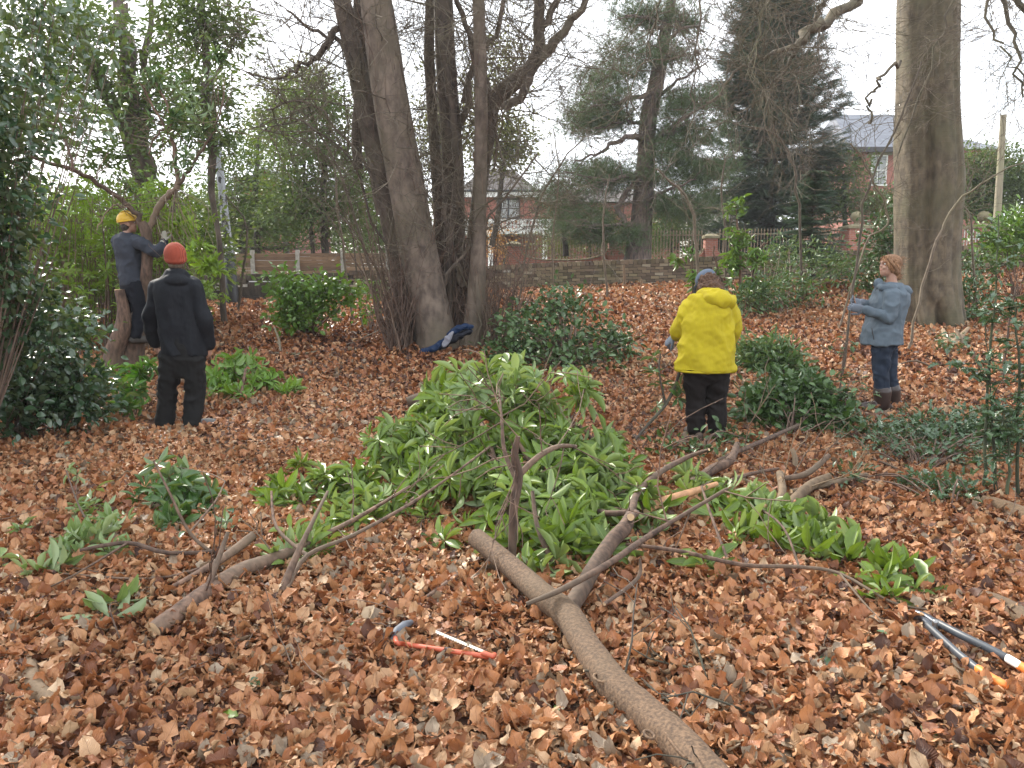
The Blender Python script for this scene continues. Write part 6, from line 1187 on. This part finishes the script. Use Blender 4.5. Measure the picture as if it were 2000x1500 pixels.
HG = m_bark('ginger_hair', (.17, .085, .042), (.44, .25, .135), (.32, .17, .085), 90, 20, .6, .006); obj('hair', remesh(B, 'hair', base, .006, 2, .004, (14, 50, 18), 8), HG, t)
B = MB()
for k in range(520):
    th = U(-1.5, 1.5); st_ = hc + r_ * .080 * math.sin(th) + f_ * (.062 + .02 * math.cos(th)) * math.cos(th) + u_ * (.095 * math.cos(th) ** 1.0 * .75 + .02)
    if abs(th) > 1.1: st_ = hc + r_ * .080 * math.copysign(1, th) + f_ * U(-.01, .045) + u_ * U(-.01, .06)
    en = hc - f_ * U(.085, .125) - u_ * U(.06, .115) + r_ * U(-.035, .035); pts = []
    for v_ in np.linspace(0, 1, 8):
        p_ = st_ * (1 - v_) + en * v_; dd = p_ - (hc + u_ * .02 - f_ * .02); nn_ = math.sqrt((np.dot(dd, r_) / .088) ** 2 + (np.dot(dd, f_) / .108) ** 2 + (np.dot(dd, u_) / .108) ** 2)
        if nn_ < 1 and v_ < .85: p_ = hc + u_ * .02 - f_ * .02 + dd / max(nn_, .3) * 1.0
        pts.append(p_ + rng.normal(size=3) * .0022)
    B.tube(pts, np.linspace(.0032, .0022, 8), 4, 0, False)
for k in range(160):
    o = hc + u_ * U(-.11, .12) - f_ * U(.08, .13) + r_ * U(-.06, .06); B.tube(wander(o, -f_ + rdir() * .9 - u_ * .4, U(.03, .07), 4, .4), [.0016, .0014, .001, .001, .0006], 3, 0, False)
obj('hair', B, HG, t)

# --- man in the hard hat standing in the sawn tree
Y = 10.35; base = P(262, 640, Y); fw = nrm(A(.75, .6, .1))
t = thing('person', 'person in a yellow hard hat and dark grey fleece standing up in the sawn tree', 'person', base)
J = dict(pel=V(256, 556), nk=V(246, 462), hd=V(251, 438, .02), sr=V(274, 476, -.12), er=V(306, 492, -.12), wr=V(320, 472, .02), sl=V(232, 474, .12), el=V(262, 500, .36), wl=V(290, 492, .42),
         hr=V(266, 562, -.06), kr=V(272, 610, -.05), ar=V(266, 655, -.1), hl=V(252, 562, .08), kl=V(258, 610, .12), al=V(256, 655, .1))
J['tr'] = J['ar'] + A(.15, .1, -.06); J['tl'] = J['al'] + A(.15, .1, -.06); J['dwr'] = A(.1, .1, 1); J['dwl'] = A(.6, .2, .5)
B = MB(); body(B, J, .98, .9, ((.3, 1, 0), (.5, -.6, 0))); hc = J['hd']; fr = head(B, hc, nrm(A(.85, .45, .15)), A(0, 0, 1), 1.0); obj('body', remesh(B, 'body', base, .009, 2), SKIN, t); face_parts(t, hc, fr)
B = MB(); lat = nrm(A(.65, -.75, 0))
B.tube(path(np.array([V(257, 556), V(255, 540), V(252, 515), V(250, 492), V(248, 475), V(247, 464), V(247, 456)]), 3), np.interp(k19, [0, .18, .4, .62, .8, .92, 1], [.185, .185, .195, .215, .195, .12, .078]), 26, flat=(lat, .72))
for s_, e_, w_ in (('sl', 'el', 'wl'), ('sr', 'er', 'wr')): limbt(B, [EX(J[s_], J['nk'], .35), J[s_], EX(J[s_], J[e_], .5), J[e_], EX(J[e_], J[w_], .5), EX(J[e_], J[w_], 1.0)], [.08, .085, .074, .066, .058, .046])
obj('fleece', remesh(B, 'fleece', base, .011, 3, .019, (7, 7, 7), 17, .004), m_cloth('dark_grey_fleece', (.035, .04, .052), .9), t)
B = MB(); B.tube([V(258, 566), V(257, 548)], [.165, .165], 18, rounded=True, flat=(lat, .75))
for h_, k, a in (('hr', 'kr', 'ar'), ('hl', 'kl', 'al')): limbt(B, [J[h_] + A(0, 0, .03), EX(J[h_], J[k], .5), J[k], EX(J[k], J[a], .5), J[a]], [.105, .098, .082, .076, .066])
obj('trousers', remesh(B, 'trousers', base, .012, 3, .012, (8, 8, 8), 19), m_cloth('navy_trousers', (.005, .006, .010), .85), t)
for a in ('ar', 'al'): B = MB(); shoe(B, J[a], J['t' + a[1]], .052, J[a][2] - .1, 0); obj('boot', remesh(B, 'boot', base, .010, 3), m_plain('dark_work_boot', (.03, .025, .02), .7), t)
for w_, e, pn, th_ in (('wl', 'el', (.5, -.6, 0), 1), ('wr', 'er', (.3, 1, 0), -1)):
    B = MB(); hand(B, J[w_], J['d' + w_], pn, .95, 1.12, th_); B.tube([EX(J[e], J[w_], .85), J[w_]], [.045, .036], 12, rounded=True); obj('glove', remesh(B, 'glove', base, .007, 1), m_cloth('pale_olive_glove', (.30, .29, .24)), t)
r_, f_, u_ = fr; B = MB()
HATM = M('yellow_plastic'); HATM.col(HATM.mix(HATM.noise(14, 4), (.50, .30, .008), (.60, .37, .015))); HATM.rough(.35); HATM.bump(HATM.noise(90, 2), .08); HATM = HATM.m
rr = [(.0, .112), (.022, .114), (.05, .108), (.08, .092), (.105, .066), (.118, .035), (.122, .003)]
B.tube([hc + u_ * (.045 + z) - f_ * .008 for z, _ in rr], [q for _, q in rr], 32, flat=(f_ * 1.0, .86), shp=lambda th, k: 1.08 + .02 * np.cos(2 * th))
for q in (-.028, 0, .028): B.tube([hc + r_ * q + f_ * (.11 * math.cos(a)) * .93 - f_ * .01 + u_ * (.05 + .122 * math.sin(a)) for a in np.linspace(.35, 2.8, 12)], .0075, 8)
B.tube([hc + u_ * .040 + (f_ * math.cos(a) * .128 + r_ * math.sin(a) * .108) * 1.0 for a in np.linspace(0, 2 * math.pi, 36)], .0075, 8)
B.tube([hc + f_ * .105 + u_ * .046, hc + f_ * .135 + u_ * .036, hc + f_ * .165 + u_ * .026], [.078, .066, .03], 16, rounded=True, flat=(r_, .10)); obj('hard_hat', B, HATM, t)
B = MB(); ell(B, hc - u_ * .03 - f_ * .045, r_ * .072, f_ * .055, u_ * .065); obj('hair', remesh(B, 'hair', base, .008, 1, .006, (30, 30, 12)), m_plain('dark_brown_hair', (.04, .028, .02), .8, .4, 60, .4), t)

# ------------------------------------------------------------------ tools and jacket on the ground
b_ = G(870, 1270); t = thing('bow_saw', 'orange tubular bow saw with pale toothed blade half sunk in the leaves', 'saw', b_)
ORG = m_plain('orange_red_enamel', (.45, .095, .045), .45, .2, 12, .05); m_ = MB(); zl = .045
fp = [Q(x, y, l) for x, y, l in [(772, 1246, .055), (776, 1256, .07), (795, 1259, .055), (870, 1270, .06), (935, 1280, .06), (958, 1284, .055), (966, 1279, .05)]]
m_.tube(path(np.array(fp), 4), .0098, 12, rounded=True); obj('frame', m_, ORG, t)
m_ = MB(); m_.tube(path(np.array([Q(868, 1270, .06), Q(874, 1270, .061), Q(880, 1271, .06)]), 3), .0112, 12); obj('band', m_, m_plain('dark_band', (.05, .04, .04), .6), t)
m_ = MB(); m_.tube([Q(767, 1247, .04), Q(776, 1232, .06), Q(790, 1221, .06), Q(802, 1216, .05)], [.014, .018, .018, .013], 12, rounded=True); obj('grip', m_, m_plain('grey_tape', (.10, .11, .13), .6), t)
m_ = MB(); a, b = Q(845, 1232, .055), Q(962, 1281, .06); d = nrm(b - a); n_ = 46; up_ = nrm(np.cross(d, A(0, 0, 1))) * -1; V_ = []
for k in range(n_ + 1): p = a + (b - a) * k / n_; V_ += [p + up_ * .010, p - up_ * (.004 + .006 * (k % 2))]
V_ = np.array(V_); V2 = V_ + A(0, 0, .0015); F_ = [[2 * k, 2 * k + 2, 2 * k + 3, 2 * k + 1] for k in range(n_)]; m_.add(V2, [f[::-1] for f in F_], 0, False); m_.add(V_, F_, 0, False); obj('blade', m_, m_plain('worn_blade_paint', (.62, .58, .48), .5, .15, 30), t)
m_ = MB(); m_.tube([Q(944, 1276, .07), Q(962, 1282, .07)], [.011, .010], 10, rounded=True, flat=(A(0, 0, 1), 1.0)); obj('bracket', m_, ORG, t)
b_ = G(1900, 1290); t = thing('loppers', 'long-handled loppers with dark grey handles and orange grips lying at the lower right', 'loppers', b_)
GRY = m_plain('dark_grey_handle', (.045, .052, .062), .45, .15, 20, .05); OG = m_plain('orange_grip', (.72, .20, .035), .5, .1, 20, .1)
def hnd(keys, rad, nm, mt): m_ = MB(); m_.tube(path(np.array([Q(*k) for k in keys]), 4), rad, 14, rounded=True, flat=(A(0, 0, 1), .8)); obj(nm, m_, mt, t)
hnd([(1812, 1222, .05), (1840, 1248, .055), (1875, 1280, .055), (1915, 1311, .05)], .0165, 'handle', GRY); hnd([(1912, 1308, .05), (1935, 1324, .05), (1960, 1338, .045)], .0185, 'grip', OG)
m_ = MB(); c_ = Q(1826, 1222, .07); m_.tube([c_ - A(0, 0, .012), c_ + A(0, 0, .016)], [.012, .012], 12, rounded=True); obj('pivot_bolt', m_, m_plain('bolt_steel', (.3, .3, .3), .3, .1, 20, 0, .9), t)
hnd([(1832, 1217, .06), (1880, 1242, .07), (1930, 1266, .07), (1968, 1286, .065)], .0165, 'handle', GRY); hnd([(1968, 1286, .065), (1990, 1299, .065)], .0172, 'sleeve', WHITE); hnd([(1991, 1300, .065), (2020, 1317, .06), (2065, 1340, .055)], .0185, 'grip', OG)
m_ = MB(); STL = m_plain('blade_steel', (.10, .11, .13), .3, .2, 20, .05, .8)
for ks in ([(1832, 1220, .055), (1805, 1202, .05), (1780, 1194, .04), (1768, 1196, .035)], [(1822, 1228, .05), (1800, 1208, .045), (1778, 1206, .035)]): m_ = MB(); m_.tube(path(np.array([Q(*k) for k in ks]), 4), np.linspace(.02, .007, 4 * (len(ks) - 1) + 1), 10, rounded=True, flat=(A(0, 0, 1), .45)) if False else m_.tube(path(np.array([Q(*k) for k in ks]), 4), np.linspace(.018, .006, 4 * (len(ks) - 1) + 1), 10, rounded=True); obj('blade', m_, STL, t)
# jacket lying at the tree base
b_ = G(870, 680); t = thing('jacket', 'crumpled blue and grey jacket thrown down at the foot of the multi-stemmed tree', 'jacket', b_)
YJ = 11.35; W_ = lambda x, y, d=0.0: P(x, 9 + y - (y - 630) * .1, YJ + d)
B = MB(); B.tube([W_(862, 672), W_(880, 658), W_(900, 645), W_(916, 640)], [.05, .085, .08, .05], 16, rounded=True, flat=(A(0, 1, .3), .6)); obj('body', remesh(B, 'body', b_, .012, 2, .022, (9, 9, 9), 1), m_cloth('dark_jacket_lining', (.018, .02, .028)), t)
B = MB(); B.tube([W_(826, 684, -.05), W_(842, 680, -.07), W_(858, 668, -.05), W_(870, 660)], [.038, .045, .045, .035], 14, rounded=True); obj('sleeve', remesh(B, 'sleeve', b_, .010, 2, .016, (9, 9, 9), 5), m_cloth('blue_nylon', (.008, .022, .06), .5), t)
B = MB(); B.tube([W_(878, 645, -.04), W_(895, 634, -.03), W_(908, 630, -.03), W_(922, 629)], [.035, .05, .05, .03], 14, rounded=True); obj('sleeve', remesh(B, 'sleeve', b_, .010, 2, .016, (9, 9, 9), 7), bpy.data.materials['blue_nylon'], t)
B = MB(); B.tube([W_(884, 642, -.12), W_(874, 656, -.13), W_(868, 668, -.12)], [.02, .055, .04], 12, rounded=True, flat=(A(1, 0, 0), .3)); obj('lining', remesh(B, 'lining', b_, .008, 2, .008, (12, 12, 12), 2), m_cloth('pale_grey_lining', (.22, .22, .25)), t)

# ------------------------------------------------------------------ far wood and parked car behind the fence
ls = LS(T_LO)
for px in range(-500, 2500, 26):
    Yf = U(66, 85); clumps(ls, P(px, U(440, 475), Yf), (2.2, 2, U(2.5, 4.2)), 12, 26, .8, .5, .6, .5, .7)
single('far_wood', ls.bake(), L_BG, (0, 0, 0), 'dull green mass of far trees and gardens filling the background', None, None, 'stuff')
q = P(568, 488, 25.5); zc = 0.42; t = thing('parked_car', 'white car roof just showing over the left board fence', 'car', (q[0], 25.5, zc)); x0 = q[0]; zr_ = q[2]
B = MB(); B.box((x0, 25.5, zc + .52), (4.1, 1.7, .62)); B.tube([[x0 - 1.35, 25.5, zc + .86], [x0 - .75, 25.5, zc + 1.18], [x0 + .7, 25.5, zc + 1.2], [x0 + 1.3, 25.5, zc + .86]], [.55, .72, .72, .55], 16, rounded=True, flat=(A(0, 1, 0), .5)); obj('body', remesh(B, 'body', (x0, 25.5, zc), .05, 6), m_plain('white_car_paint', (.7, .7, .7), .25, .03, 3, 0), t)
B = MB(); B.box((x0, 24.78, zc + 1.05), (2.1, .05, .32), jit=.01); obj('window', B, DARKG, t)
for a in (-1.25, 1.25): B = MB(); B.tube([[x0 + a, 24.6, zc + .3], [x0 + a, 24.85, zc + .3]], [.31, .31], 24); w_ = obj('wheel', B, m_plain('tyre_rubber', (.02, .02, .02), .8), t); B = MB(); B.tube([[x0 + a, 24.585, zc + .3], [x0 + a, 24.60, zc + .3]], [.2, .2], 20); obj('rim', B, STL, w_)

# ------------------------------------------------------------------ thin haze volume, added to imitate the lens glare veil
HZ = bpy.data.materials.new('glare_haze'); HZ.use_nodes = True; nt_ = HZ.node_tree; nt_.nodes.clear(); o_ = nt_.nodes.new('ShaderNodeOutputMaterial'); v_ = nt_.nodes.new('ShaderNodeVolumePrincipled')
v_.inputs['Density'].default_value = .0007; v_.inputs['Color'].default_value = (.93, .95, 1, 1); nt_.links.new(v_.outputs[0], o_.inputs['Volume'])
m_ = MB(); m_.box((0, 45, 14), (400, 150, 34)); hz = single('haze', m_, HZ, (0, 0, 0), 'thin pale haze added in place of the glare veil', None, None, 'stuff')
